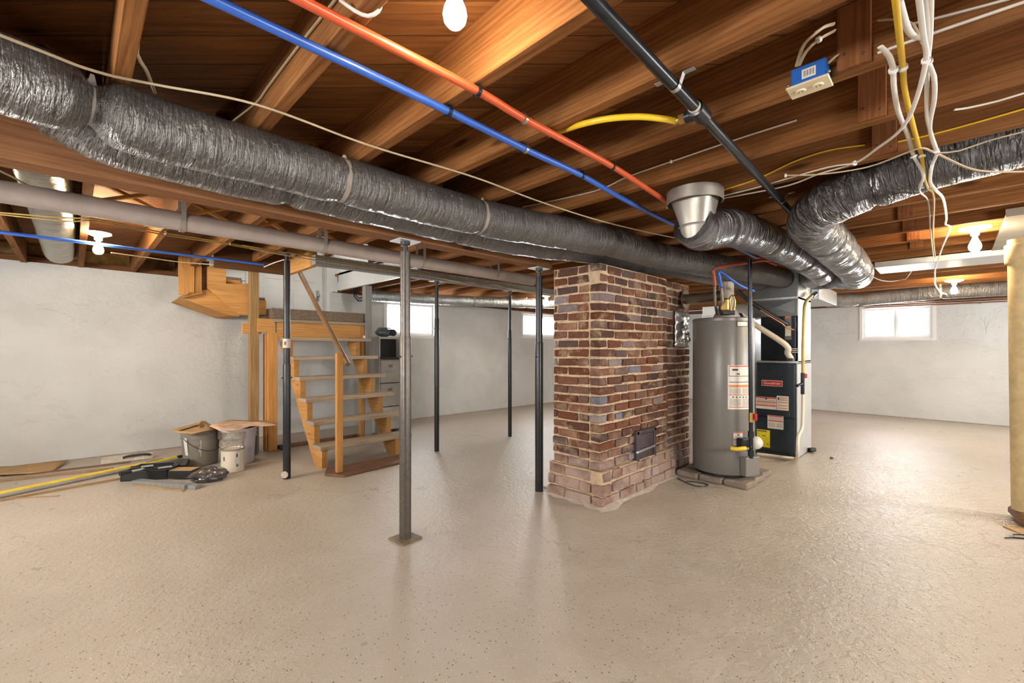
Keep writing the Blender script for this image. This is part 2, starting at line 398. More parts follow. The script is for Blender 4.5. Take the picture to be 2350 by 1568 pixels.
# ================================================================== SETTING
cam = bpy.data.cameras.new('camera'); co = bpy.data.objects.new('camera', cam); C.objects.link(co); SC.camera = co
cam.sensor_fit = 'HORIZONTAL'; cam.sensor_width = 36; cam.lens = 36 * FX / 2350; cam.shift_y = 16 / 2350; cam.clip_start = .02
co.location = (0, 0, CH); co.rotation_euler = (math.pi / 2, 0, -math.pi / 4)

YL = lambda x: 6.708 - .0554 * (x + .516)          # long white wall, very slightly out of square
XR = lambda y: 10.155 + .0418 * y                  # far wall
ZL = lambda x: 2.095 - .0170 * (x + .5)
ZR = lambda y: 1.955 + .012 * y
JZ, SZ = 2.08, 2.285                               # joist undersides, subfloor underside
XB, YB = -1.9, -2.3                                # walls behind the tripod

def slab(name, polys, z0, z1, m):
    b = MB()
    for (xa, xb, ya, yb) in polys: b.box((xa, ya, z0), (xb, yb, z1))
    return struct(b.build(name, m, org=(0, 0, 0)))
slab('floor', [(XB - .3, 10.8, YB - .3, 7.1)], -.1, 0, FLOORM)
slab('ceiling', [(XB - .3, 10.8, YB - .3, 4.3), (2.78, 10.8, 4.3, 7.1), (XB - .3, 1.15, 4.3, 7.1), (1.15, 1.66, 4.3, 5.05)], SZ, SZ + .03, SUBF)

def wall(name, pos, out, s0, s1, ztop, holes, m, th=.26):
    ss = sorted({s0, s1} | {q for h in holes for q in h[:2]}); zs = sorted({0.0} | {q for h in holes for q in h[2:4] if q < 9} ) + [99]
    b = MB(); o = V(out)
    P = lambda s, z, k: pos(s) + o * (th * k) + V((0, 0, min(z, ztop(s))))
    inh = lambda a, c: any(h[0] - 1e-6 <= a < h[1] - 1e-6 and h[2] - 1e-6 <= c < h[3] - 1e-6 for h in holes)
    for i in range(len(ss) - 1):
        for j in range(len(zs) - 1):
            if inh(ss[i], zs[j]): continue
            for k in (0, 1):
                q = b.pts([P(ss[i], zs[j], k), P(ss[i + 1], zs[j], k), P(ss[i + 1], zs[j + 1], k), P(ss[i], zs[j + 1], k)]); b.face((q, q + 1, q + 2, q + 3))
    def rev(p, q, z0, z1):
        r = b.pts([P(p, z0, 0), P(q, z1, 0), P(q, z1, 1), P(p, z0, 1)]); b.face((r, r + 1, r + 2, r + 3))
    for h in holes:
        top = min(h[3], 99); rev(h[0], h[0], h[2], top); rev(h[1], h[1], h[2], top); rev(h[0], h[1], h[2], h[2])
        if h[3] < 9: rev(h[0], h[1], h[3], h[3])
    for i in range(len(ss) - 1):
        if not any(h[0] <= ss[i] < h[1] and h[3] > 9 for h in holes): rev(ss[i], ss[i + 1], 99, 99)
    for e in (s0, s1):
        r = b.pts([P(e, 0, 0), P(e, 99, 0), P(e, 99, 1), P(e, 0, 1)]); b.face((r, r + 1, r + 2, r + 3))
    return struct(b.build(name, m, org=(0, 0, 0)))
def on_left(px, py):                               # sight line met with the long wall
    v = at(px, py, d=1) - V((0, 0, CH)); o = V((0, 0, CH))
    t = (6.708 - .0554 * .516) / (v.y + .0554 * v.x); return o + v * t
def on_right(px, py):
    v = at(px, py, d=1) - V((0, 0, CH)); t = 10.155 / (v.x - .0418 * v.y); return V((0, 0, CH)) + v * t
wl = [(on_left(886, 0).x, on_left(996, 0).x, on_left(940, 770).z, on_left(940, 697).z),
      (on_left(1200, 0).x, on_left(1298, 0).x, on_left(1240, 773).z, on_left(1240, 723).z)]
wr = [(on_right(2140, 0).y, on_right(1980, 0).y, on_right(2060, 776).z, on_right(2060, 706).z)]
door = (1.70, 2.66, 1.56, 99)
nL = V((.0554, 1, 0)).normalized(); nR = V((1, -.0418, 0)).normalized()
wall('wall_left', lambda s: V((s, YL(s), 0)), nL, XB, 10.40, ZL, [door] + wl, WALLM)
wall('wall_right', lambda s: V((XR(s), s, 0)), nR, YB, 6.36, ZR, wr, WALLM)
hb = [(1.2, 2.5, 1.25, 1.85), (4.6, 5.9, 1.25, 1.85), (7.8, 9.1, 1.25, 1.85)]; hn = [(.4, 1.7, 1.25, 1.85), (3.6, 4.9, 1.25, 1.85)]  # openings for the added fill windows, all out of view
wall('wall_back', lambda s: V((s, YB, 0)), (0, -1, 0), XB, 10.06, lambda s: 2.05, hb, WALLM)
wall('wall_near', lambda s: V((XB, s, 0)), (-1, 0, 0), YB, 6.8, lambda s: 2.05, hn, WALLM)

# windows: white splayed frame, sashes, frosted daylit panes
def window(n, pos, out, h, mull, deep=.10, pm=None):
    s0, s1, z0, z1 = h; o = V(out); u = (pos(s1) - pos(s0)).normalized(); W = (pos(s1) - pos(s0)).length; H = z1 - z0; B0 = pos(s0)
    P = lambda a, k, z: B0 + u * a + o * k + V((0, 0, z))
    def bx(b, a0, a1, za, zb, k0, k1):
        b.prism([P(a0, k0, za), P(a1, k0, za), P(a1, k0, zb), P(a0, k0, zb)], o * (k1 - k0))
    f = MB(); t = .035
    for (a0, a1, za, zb) in ((0, W, z0, z0 + t), (0, W, z1 - t, z1), (0, t, z0 + t, z1 - t), (W - t, W, z0 + t, z1 - t)): bx(f, a0, a1, za, zb, .03, .17)
    root = f.build('window_%d' % n, WHITEP); struct(root)
    e = MB(); w = .045
    for (a0, a1, za, zb) in ((-w, W + w, z0 - w, z0), (-w, W + w, z1, z1 + w), (-w, 0, z0, z1), (W, W + w, z0, z1)): bx(e, a0, a1, za, zb, -.012, .004)
    e.build('casing', WHITEP, root)
    edges = [t] + [t + (W - 2 * t) * m for m in mull] + [W - t]
    for i in range(len(edges) - 1):
        a0, a1 = edges[i] + .002, edges[i + 1] - .002; q = MB(); r = .028; dd = deep + (.012 if i % 2 else 0)
        for (x0, x1, za, zb) in ((a0, a1, z0 + t, z0 + t + r), (a0, a1, z1 - t - r, z1 - t), (a0, a0 + r, z0 + t + r, z1 - t - r), (a1 - r, a1, z0 + t + r, z1 - t - r)): bx(q, x0, x1, za, zb, dd, dd + .03)
        sh = q.build('sash', WHITEP, root)
        g = MB(); bx(g, a0 + r, a1 - r, z0 + t + r, z1 - t - r, dd + .012, dd + .016); ORG[sh.name] = ORG[root.name]; g.build('pane', pm or PANE, sh)
    return root
window(1, lambda s: V((s, YL(s), 0)), nL, wl[0], [.5])
window(2, lambda s: V((s, YL(s), 0)), nL, wl[1], [.5])
window(3, lambda s: V((XR(s), s, 0)), nR, wr[0], [.52])
for i, h in enumerate(hb): window(4 + i, lambda s: V((s, YB, 0)), (0, -1, 0), h, [.5], pm=PANEB)  # unseen windows added behind the camera as fill light
for i, h in enumerate(hn): window(7 + i, lambda s: V((XB, s, 0)), (-1, 0, 0), h, [.5], pm=PANEB)  # two more added windows out of view, also for fill

# sill plates and rim boards on the wall tops
b = MB(); a = XB
b.prism([V((a, YL(a) + .02, ZL(a))), V((1.15, YL(1.15) + .02, ZL(1.15))), V((1.15, YL(1.15) + .02, ZL(1.15) + .06)), V((a, YL(a) + .02, ZL(a) + .06))], (0, .16, 0))
struct(b.build('trim_1', DARKX, org=(0, 0, 0)))
b = MB(); b.prism([V((2.85, YL(2.85) - .015, ZL(2.85) + .001)), V((10.3, YL(10.3) - .015, ZL(10.3))), V((10.3, YL(10.3) - .015, JZ + .01)), V((2.85, YL(2.85) - .015, JZ + .01))], (0, .16, 0))
struct(b.build('trim_2', DARKX, org=(0, 0, 0)))
b = MB(); b.box((XB, YL(0) + .12, 2.09), (1.10, YL(0) + .16, SZ)); b.box((2.9, 6.5, JZ), (10.3, 6.54, SZ)); struct(b.build('trim_3', INSUL, org=(0, 0, 0)))
b = MB(); y0 = YB
b.prism([V((XR(YB) - .02, YB, ZR(YB) + .002)), V((XR(6.2) - .02, 6.05, ZR(6.2))), V((XR(6.2) - .02, 6.05, JZ)), V((XR(YB) - .02, YB, JZ))], (.16, 0, 0))
b.box((XR(0) - .03, YB, JZ), (XR(0) + .02, 6.0, SZ)); struct(b.build('trim_4', DARKX, org=(0, 0, 0)))
b = MB(); b.box((XB, YB - .2, 2.05), (10.3, YB + .01, SZ)); b.box((XB - .2, YB, 2.05), (XB + .01, 6.9, SZ)); struct(b.build('trim_5', DARKX, org=(0, 0, 0)))
# dark footing strip along the wall feet
b = MB()
b.prism([V((XB, YL(XB) - .012, 0)), V((10.2, YL(10.2) - .012, 0)), V((10.2, YL(10.2) - .012, .008)), V((XB, YL(XB) - .012, .008))], (0, .01, 0)); struct(b.build('baseboard_left', SMEAR, org=(0, 0, 0)))
b = MB(); b.prism([V((XR(YB) - .014, YB, 0)), V((XR(6) - .014, 6, 0)), V((XR(6) - .014, 6, .012)), V((XR(YB) - .014, YB, .012))], (.012, 0, 0)); struct(b.build('baseboard_right', SMEAR, org=(0, 0, 0)))

# white stairwell above the stair opening, with the side entry door at landing height
b = MB()
b.box((2.78, 4.30, 2.06), (2.82, 6.42, 3.4)); b.box((1.62, 4.26, SZ + .035), (2.82, 4.30, 3.4)); b.box((1.11, 5.01, SZ + .035), (1.66, 5.05, 3.4)); b.box((1.62, 4.3, SZ + .035), (1.66, 5.02, 3.4)); b.box((1.11, 5.05, SZ), (1.15, 6.6, 3.4))
struct(b.build('wall_stairwell', WHITEP, org=(0, 0, 0)))
b = MB(); b.box((1.11, 6.62, 2.10), (1.70, 6.70, 3.4)); b.box((2.66, 6.54, 2.05), (2.82, 6.62, 3.4)); b.box((1.70, 6.62, 3.35), (2.66, 6.70, 3.4)); struct(b.build('wall_upper', WHITEP, org=(0, 0, 0)))
b = MB(); b.box((1.1, 4.26, 3.4), (2.83, 6.8, 3.45)); struct(b.build('ceiling_stairwell', WHITEP, org=(0, 0, 0)))
b = MB(); b.box((1.72, 6.66, 1.58), (2.64, 6.70, 3.34)); dr = struct(b.build('door_1', WHITEP, bevel=.003))
for (xa, xb, za, zb) in ((1.84, 2.13, 1.72, 2.05), (2.23, 2.52, 1.72, 2.05), (1.84, 2.13, 2.17, 2.95), (2.23, 2.52, 2.17, 2.95)):
    q = MB(); q.box((xa, 6.652, za), (xb, 6.662, zb)); q.build('door_panel', WHITEP, dr, bevel=.006)
q = MB(); q.sphere((2.57, 6.63, 1.98), .028); q.box((2.55, 6.655, 1.90), (2.59, 6.662, 2.06)); q.build('door_knob', STEEL, dr)
b = MB()
for (xa, xb, za, zb) in ((1.62, 1.71, 1.56, 3.4), (2.65, 2.74, 1.56, 3.4)): b.box((xa, 6.60 if xa < 2 else 6.53, za), (xb, 6.63 if xa < 2 else 6.56, zb))
b.box((1.69, 6.63, 1.56), (1.72, 6.80, 3.4)); b.box((2.64, 6.56, 1.56), (2.68, 6.80, 3.4)); b.box((1.69, 6.70, 1.56), (2.68, 6.72, 3.4))
struct(b.build('trim_6', WHITEP, org=(0, 0, 0)))

# ================================================================== JOISTS, GIRDERS
XJ = [-1.53, -1.11, -.70, -.28, .136, .564, .985, 1.385, 1.79, 2.235, 2.67, 3.20, 3.62, 4.045, 4.48, 4.90, 5.30, 5.74, 6.17, 6.60, 7.05, 7.57, 8.13, 8.56, 9.0, 9.44, 9.86]
OUT = XJ.index(1.79)
JW = .046
def joist(x, y0, y1, label, grp):
    b = MB(); b.box((x - JW, y0, JZ), (x, y1, SZ)); return tag(b.build('floor_joist', JOIST, bevel=.002), label, 'ceiling joist', grp)
for i, x in enumerate(XJ):
    k = i - OUT
    if k == 0: lb = 'rough wooden ceiling joist that carries the blue outlet box'
    elif k == -2: lb = 'pale lit ceiling joist with a knot and torn lower edge by the lamp'
    elif k > 0: lb = 'brown wooden ceiling joist, %s beyond the outlet box joist toward the far wall' % ORDN[k - 1]
    else: lb = 'brown wooden ceiling joist, %s from the outlet box joist toward the big duct bend' % ORDN[-k - 1]
    joist(x, YB, 2.52, lb, 'ceiling joists before the main girder')
for i, x in enumerate(XJ):
    x2 = x - .055; y1 = YL(x2) + .10
    if 1.0 < x2 < 1.66: y1 = 5.01
    elif 1.66 <= x2 < 2.80: y1 = 4.22
    k = i - 3
    lb = 'old wooden joist behind the main girder, %s along from the silver duct bay' % ORDN[min(max(k, 0), 19)]
    if k >= 18: lb = 'old wooden joist at the far end behind the chimney, %s from the far wall' % ORDN[len(XJ) - 1 - i]
    if k < 0: lb = 'old wooden joist before the silver duct bay, %s out from it' % ORDN[-k - 1]
    y0 = 2.38
    joist(x2, y0, y1, lb, 'ceiling joists behind the main girder')
# cleats nailed on joist faces in one row
for i in range(OUT, OUT + 9):
    x = XJ[i] - JW; h = .16 if i < OUT + 3 else .13
    b = MB(); b.box((x - .022, .172, JZ + .004), (x - .0005, .258, SZ - (.002 if i < OUT + 4 else .03)))
    o = b.build('joist_cleat', CLEAT, bevel=.002)
    tag(o, 'dark upright board nailed to a joist, %s in the row from the outlet box' % ORDN[i - OUT], 'board', 'cleats across the joists')
    nl = MB()
    for yy in (.19, .238): nl.sphere((x - .023, yy, JZ + .03 + .02 * (yy > .2)), .004, seg=8, rings=6)
    nl.build('nail_head', DGREY, o)
b = MB()
for yy in (2.38, 2.421, 2.462): b.box((XB, yy, 1.877), (2.86, yy + .039, JZ - .001))
tag(b.build('main_girder', JOISTX, bevel=.002, org=(0, 2.44, 1.877)), 'long brown built-up girder behind the wrapped ducts, borne by the grey post', 'girder', kind='thing')
b = MB(); b.box((1.60, 4.20, 1.99), (7.4, 4.30, JZ - .001))
tag(b.build('second_girder', GREYW, bevel=.002), 'weathered girder on black posts beside the stairs, cables stapled along it', 'girder', kind='thing')
b = MB(); b.box((1.615, 4.31, 1.99), (1.66, 5.05, SZ - .002)); tag(b.build('trimmer_board', PINEY), 'trimmer board along the side of the stair opening', 'board')
b = MB(); b.box((.96, 5.012, 1.985), (1.612, 5.05, SZ - .002)); tag(b.build('header_board', DARKX), 'header board across the stair opening before the upper steps', 'board')
# cross bridging behind the girder
bays = [(4, 5), (5, 6), (6, 7), (7, 8)]
for i, (p, q) in enumerate(bays):
    xa, xb = XJ[p] - .055 + .002, XJ[q] - .055 - JW - .002
    for k in (0, 1):
        b = MB(); za, zb = (JZ + .02, SZ - .025) if k == 0 else (SZ - .025, JZ + .02)
        b.bar((xa, 3.72 + .05 * k, za), (xb, 3.72 + .05 * k, zb), .036, .02, up=(0, 0, 1))
        tag(b.build('bridging_strut', PINEX), 'thin diagonal bridging strut, %s in the %s joist bay from the silver duct' % (('rising' if k == 0 else 'falling'), ORDN[i]), 'strut', 'cross bridging')

# ================================================================== POSTS
def steel_post(label, x, y, r, ztop, zsplit, mat, over=1, plate=True, r2=None, foot=True):
    t = thing('steel_post', label, 'post', (x, y, 0))
    r2 = r2 or r * .86
    b = MB(); b.lathe((x, y, 0), [(0, 0), (r, 0), (r, zsplit), (r * .98, zsplit + .004), (0, zsplit + .005)], 24); b.build('lower_tube', mat, t)
    b = MB(); b.lathe((x, y, 0), [(0, zsplit), (r2, zsplit), (r2, ztop - .07), (0, ztop - .069)], 24); b.build('upper_tube', mat, t)
    b = MB(); b.lathe((x, y, 0), [(0, ztop - .08), (.016, ztop - .08), (.016, ztop - .03), (.03, ztop - .028), (.03, ztop - .007), (0, ztop - .007)], 14); b.build('screw_jack', DGREY, t)
    if plate: b = MB(); b.box((x - .075, y - .06, ztop - .007), (x + .075, y + .06, ztop)); b.build('top_plate', GALVW, t)
    b = MB(); b.tube([(x - r - .012, y, zsplit - .12), (x + r + .012, y, zsplit - .12)], .006, 8); b.build('pin', DGREY, t)
    return t
p = at(932, 1236, z=0)
t = steel_post('grey steel post standing alone before the stairs, flanged foot on the floor', 1.478, 2.428, .0365, 1.876, 1.27, GREYS)
b = MB(); b.obox((1.478, 2.428, .006), (.15, .15, .012), (0, 0, .1)); b.build('foot_plate', plain('rusty_plate', (.20, .15, .10), .6, .3, var=.3), t, bevel=.003)
q = at(658, 1100, z=0); t = steel_post('black steel post between paint buckets and stairs, pale paper band round it', 1.395, 4.335, .033, 2.079, 1.05, BLACKS)
b = MB(); b.lathe((1.395, 4.335, 0), [(.0338, 1.205), (.0342, 1.206), (.0342, 1.288), (.0338, 1.289)], 24); b.build('paper_band', plain('pale_band', (.66, .55, .47), .7), t)
b = MB(); b.obox((1.371, 4.3105, 1.248), (.006, .012, .03), (0, 0, math.pi / 4)); b.build('ink_mark', INK, t)
b = MB(); b.lathe((1.3705, 4.3105, .045), [(0, 0), (.031, 0), (.031, .010), (0, .010)], 20, Matrix.Rotation(-math.pi / 4, 3, 'Z') @ Matrix.Rotation(math.pi / 2, 3, 'X')); b.build('foot_disc', plain('pale_disc', (.5, .44, .36), .5), t)
t = steel_post('slim black steel post under the weathered girder, first beyond the stairs', 3.006, 4.25, .028, 1.989, 1.55, BLACKS, r2=.022)
t = steel_post('slim black steel post under the weathered girder, nearer the brick chimney', 4.209, 4.25, .026, 1.989, 1.45, BLACKS, r2=.020)
t = steel_post('black steel post standing against the brick chimney corner', 2.775, 2.452, .034, 1.876, 1.25, BLACKS)
b = MB(); b.tube([(2.80, 2.49, .02), (2.795, 2.485, .7), (2.795, 2.485, 1.0)], .006, 6); tag(b.build('white_wire', WHITEC), 'thin white wire hanging beside the chimney corner post', 'wire')

# yellowed column at the right edge on a wooden block, and the board panel above it
t = thing('drain_stack', 'yellowed vertical pipe column standing on a brown wooden block', 'pipe', at(2362, 1175, d=3.02))
top, bot = at(2347, 548, d=3.0), at(2361, 1172, d=3.02)
b = MB(); b.tube([bot, bot.lerp(top, .5), top], [.082, .078, .072], 28); b.build('pipe_body', PVCY, t)
b = MB(); d = (top - bot).normalized(); b.tube([top - d * .165, top - d * .16, top - d * .04, top - d * .035], [.084, .087, .087, .084], 28); b.build('coupling', PVCY, t)
gb = bot.z
b = MB(); c = at(2372, 1206, z=0); b.obox((c.x + .02, c.y - .02, gb / 2 + .004), (.30, .22, gb - .012), (0, 0, .15)); o = b.build('wooden_block', BROWNB, bevel=.02); tag(o, 'brown wooden block under the yellowed pipe column', 'block')
c = at(2352, 1222, z=0); b = MB(); b.obox((c.x, c.y, .004), (.16, .12, .006), (0, 0, .6)); tag(b.build('cardboard_scrap', CARDB), 'tan cardboard scrap on the floor before the wooden block', 'cardboard')
c0, c1 = at(2306, 1235, z=.006), at(2326, 1234, z=.006); b = MB(); b.tube([c0, c1, at(2324, 1227, z=.008), at(2360, 1228, z=.008)], .004, 8); b.tube([c1, at(2362, 1237, z=.006)], .005, 8)
tag(b.build('wire_hook', IRON), 'bent black wire hook lying on the floor by the wooden block', 'hook')
b = MB(); xa, xb, ya = 4.34, 6.0, -.255; b.box((xa, -1.5, JZ - .014), (xb, ya, JZ - .002)); b.box((xa - .006, -1.5, JZ - .016), (xa, ya, JZ + .035)); o = tag(b.build('ceiling_panel', IVEIL), 'pale board panel fixed under the joists above the yellowed column', 'panel')

# drain line behind the girder
t = thing('drain_pipe', 'long painted drain pipe slung under the joists behind the main girder', 'pipe', (1, 3.2, 1.94))
b = MB(); b.tube([(XB + .1, 3.2, 1.952), (1, 3.2, 1.945), (3.52, 3.2, 1.935)], .054, 24); b.build('pipe_body', DRAIN, t)
for px in (418, 741, 966, 1135): 
    v = at(px, 550, Y=3.2); x = v.x
    b = MB()
    for sgn in (-1, 1): b.box((x - .012, 3.2 + sgn * .058 - .0012, 1.94), (x + .012, 3.2 + sgn * .058 + .0012, JZ - .001))
    n = 10
    for k in range(n):
        a0, a1 = math.pi + math.pi * k / n, math.pi + math.pi * (k + 1) / n
        P = lambda a, dx, r: V((x + dx, 3.2 + r * math.cos(a), 1.944 + r * math.sin(a)))
        b.prism([P(a0, -.012, .0565), P(a1, -.012, .0565), P(a1, -.012, .059), P(a0, -.012, .059)], (.024, 0, 0))
    b.build('hanger_strap', STRAPM, t)

# ================================================================== FLEX DUCTS
def flex(label, pts, R, pins=(), straps=(), mat=FLEX, step=.02, seg=40, rr=None, seed=0, amp=.02):
    P = spline(pts, step); t = thing('flex_duct', label, 'duct', P[len(P) // 2])
    S = [0]
    for p, q in zip(P, P[1:]): S.append(S[-1] + (q - p).length)
    tot = S[-1]
    def near(v): i = min(range(len(P)), key=lambda k: (P[k] - V(v)).length); return S[i]
    ps = [(near(v), d, w) for v, d, w in pins] + [(near(v), .10, .035) for v in straps]
    rad = []
    for i, s in enumerate(S):
        q = 1.0
        for c, d, w in ps: q -= d * math.exp(-((s - c) / w) ** 2)
        rad.append(R * (rr(s / tot) if rr else 1) * q)
    def warp(s, a):
        n1 = noise.noise(V((s * 9 + seed, math.cos(a) * 1.3, math.sin(a) * 1.3)))
        n2 = noise.noise(V((s * 30 + seed, math.cos(a) * 3.5, math.sin(a) * 3.5)))
        return 1 + amp * n1 * 1.6 + amp * .6 * n2 + .006 * math.sin(s * 95)
    b = MB(); b.tube(P, rad, seg, warp=warp); b.build('sleeve', mat, t)
    for v in straps:
        c = near(v); i = min(range(len(S)), key=lambda k: abs(S[k] - c)); p = P[i]; tg = (P[min(i + 1, len(P) - 1)] - P[i - 1]).normalized()
        b = MB(); b.tube([p - tg * .011, p + tg * .011], [rad[i] * 1.03] * 2, 36, caps=False)
        side = tg.cross(V((0, 0, 1))).normalized(); top = min(JZ - .002, 2.079)
        w = .012
        for sg in (-1, 1):
            a = p + side * rad[i] * 1.03 * sg * .35 + V((0, 0, rad[i] * .97))
            if a.z < top - .004: b.prism([a - tg * w, a + tg * w, V((a.x, a.y, top)) + tg * w * .4, V((a.x, a.y, top)) - tg * w * .4], side * .002)
        b.build('hanger_strap', STRAPM, t)
    return t
F1 = [(-1.4, 1.80, 1.975), (-.6, 1.86, 1.985), (-.2, 1.92, 1.99), (.04, 1.965, 1.985), (.25, 1.98, 1.972), (.87, 1.98, 1.972), (1.69, 1.965, 1.972), (2.27, 1.84, 1.972), (2.8, 1.75, 1.976), (3.4, 1.735, 1.977), (3.9, 1.62, 1.965), (4.5, 1.47, 1.965), (5.1, 1.36, 1.97), (5.50, 1.31, 1.97)]
flex('big grey wrapped duct hung before the girder, strapped and pinched at its bend', F1, .106, [((.045, 1.965, 1.985), .34, .035), ((-.10, 1.93, 1.99), -.06, .08), ((2.75, 1.755, 1.976), .09, .03), ((3.45, 1.72, 1.976), .10, .03)], [(.045, 1.965, 1.985), (.87, 1.98, 1.972), (1.69, 1.965, 1.972)], seed=3, amp=.025)
F2 = [(-.15, 2.20, 2.165), (-.09, 2.215, 2.10), (.02, 2.225, 2.02), (.26, 2.235, 1.985), (1.2, 2.245, 1.985), (2.0, 2.24, 1.98), (2.5, 2.15, 1.978), (2.95, 2.02, 1.988), (3.5, 1.99, 1.986), (4.0, 1.85, 1.98), (4.6, 1.72, 1.96), (5.2, 1.61, 1.96), (5.50, 1.54, 1.965)]
flex('second grey wrapped duct tucked between the big duct and the girder', F2, .106, [((.72, 2.24, 1.985), .14, .03), ((1.75, 2.245, 1.98), .12, .025), ((3.6, 1.97, 1.97), .12, .03)], seed=11)
F3 = [(2.44, 1.02, 1.895), (2.52, 1.01, 1.875), (2.62, .995, 1.89), (2.80, .965, 1.935), (3.19, .93, 1.955), (3.7, .895, 1.955), (4.27, .87, 1.95), (4.9, .87, 1.94), (5.3, .92, 1.95), (5.55, 1.04, 1.965), (5.66, 1.07, 1.97)]
flex('shiny black duct running from the sheet metal boot toward the furnace', F3, .113, [((2.75, .97, 1.92), .09, .018), ((3.42, .91, 1.955), .13, .018), ((4.25, .87, 1.95), .15, .02), ((4.8, .87, 1.94), .14, .018)], mat=FLEXD, seed=21, rr=lambda u: 1.0)
F4 = [(2.935, -1.6, 2.14), (2.935, -.6, 2.135), (2.935, .02, 2.10), (2.915, .30, 2.045), (2.93, .49, 1.985), (3.10, .585, 1.945), (3.50, .59, 1.93), (3.95, .59, 1.92), (4.5, .595, 1.91), (5.05, .61, 1.90), (5.55, .68, 1.92), (5.9, .88, 1.98), (6.0, 1.10, 2.0)]
flex('fat shiny duct elbowing out of the joist bay toward the furnace', F4, .125, [((2.92, .30, 2.045), .13, .02), ((2.95, .5, 1.98), .10, .02), ((3.5, .59, 1.93), .15, .018), ((4.15, .595, 1.915), .17, .02), ((4.85, .60, 1.9), .15, .018)], mat=FLEXD, seed=31, amp=.03)
F5 = [(7.38, 1.25, 1.875), (7.6, 1.16, 1.88), (7.95, .95, 1.90), (8.28, .55, 1.945), (8.36, .1, 1.965), (8.36, -.6, 1.965), (8.36, -1.8, 1.965)]
flex('slim wrapped duct along the far wall joists beyond the furnace', F5, .095, [((7.9, .9, 1.9), .14, .04)], [(8.36, .1, 1.965), (8.36, -.9, 1.965)], mat=FLEX, seed=41)
F6 = [(-.115, 2.55, 2.155), (-.11, 3.4, 2.15), (-.10, 4.4, 2.145), (-.095, 5.4, 2.14), (-.095, 6.2, 2.15)]
flex('silver flexible duct lying in the joist bay behind the girder', F6, .114, mat=FLEXS, seed=51)
F7 = [(4.3, 6.0, 2.05), (4.75, 5.75, 2.03), (5.3, 5.2, 2.01), (5.9, 4.75, 2.02), (6.5, 4.45, 2.035)]
flex('pale foil duct under the joists above the small wall window', [(3.15, 6.20, 1.995), (3.95, 5.95, 1.99), (4.7, 5.6, 1.985), (5.5, 5.15, 1.98), (6.2, 4.8, 1.985), (6.8, 4.6, 1.99)], .085, straps=[(4.7, 5.6, 1.985), (5.5, 5.15, 1.98)], mat=FLEXW, seed=61)

# sheet metal boot feeding the shiny black duct
t = thing('duct_boot', 'sheet metal duct boot with round collar under the joists', 'duct fitting', (2.46, 1.02, 1.9))
bx, by = 2.463, 1.015
b = MB(); b.lathe((bx, by, 0), [(.145, 2.012), (.148, 2.014), (.150, 2.078), (.02, 2.079)], 32); b.build('collar', DUSTY, t)
b = MB(); top = [(bx - .085, by - .11, 2.03), (bx + .085, by - .11, 2.03), (bx + .085, by + .11, 2.03), (bx - .085, by + .11, 2.03)]
n = 24; tp = []; bt = []
for k in range(n):
    a = 2 * math.pi * k / n; cx_, sy_ = math.cos(a), math.sin(a); mm = max(abs(cx_) / .085, abs(sy_) / .11)
    tp.append(V((bx + cx_ / mm, by + sy_ / mm, 2.035))); bt.append(V((bx + .02 + .088 * cx_, by - .0 + .088 * sy_, 1.90)))
a0, b0 = b.pts(tp), b.pts(bt); c0 = b.pts([p + V((.02, 0, -.085)) for p in bt])
for k in range(n):
    k2 = (k + 1) % n; b.face((a0 + k, a0 + k2, b0 + k2, b0 + k), True); b.face((b0 + k, b0 + k2, c0 + k2, c0 + k), True)
b.build('transition', DUSTY, t)
b = MB(); b.lathe((bx + .02, by, 1.885), [(.089, -.006), (.093, 0), (.089, .006)], 28); b.build('bead_ring', GALV, t)

# shallow white sheet metal duct box between the far joists
b = MB(); b.box((5.76, -2.2, 2.02), (6.29, .55, JZ - .002)); 
tag(b.build('panned_duct', GALVW, bevel=.004), 'flat pale sheet metal duct fixed under the far joists', 'duct')
b = MB(); b.box((6.2, 1.09, 1.78), (7.30, 1.45, 1.96)); b.box((7.30, 1.13, 1.80), (7.34, 1.38, 1.95)); tag(b.build('trunk_duct', GALV, bevel=.004), 'galvanised trunk duct leaving the plenum toward the far wall', 'duct')

# ================================================================== PIPES UNDER THE JOISTS
def clip(t, p, r, mat, ax=V((1, 0, 0))):
    b = MB(); b.tube([p - ax * .006, p + ax * .006], [r * 1.35] * 2, 16); s = ax.cross(V((0, 0, 1)))
    b.box(p - V((.007, .007, -r * .8)) + s * .022 * 0, p + V((.007, .007, JZ - p.z - .0015))); b.build('pipe_clip', mat, t)
def xpipe(name, label, pxs, z, r, mat, clips=(), cm=IRON, extra=(), seg=14):
    P = [at(x, y, z=z) for x, y in pxs]
    P = [P[0] + (P[0] - P[1]).normalized() * 1.3] + P + [V(e) for e in extra]
    t = thing(name, label, 'pipe', P[1]); b = MB(); b.tube(spline(P, .06), r, seg); b.build('pipe_run', mat, t)
    for x, y in clips: clip(t, at(x, y, z=z), r, cm)
    return t
zp = JZ - .022
t = xpipe('water_pipe', 'bright blue plastic water pipe clipped across the joists', [(490, 0), (1030, 256), (1205, 342), (1335, 403), (1440, 462), (1560, 521)], zp, .0138, BLUEP, [(1030, 256), (1335, 403)], IRON, [(3.3, 1.255, 2.04), (4.2, 1.27, 2.04), (4.6, 1.27, 2.04)])
clip(t, at(1205, 342, z=zp), .0138, STEEL)
t = xpipe('water_pipe', 'orange red plastic water pipe clipped across the joists', [(690, 0), (1096, 209), (1203, 273), (1405, 382), (1550, 474)], zp, .0138, REDP, [(1096, 209), (1405, 382)], IRON, [(3.6, 1.17, 2.045), (4.2, 1.19, 2.05), (4.6, 1.19, 2.05)])
clip(t, at(1203, 273, z=zp), .0138, STEEL)
zi = JZ - .03
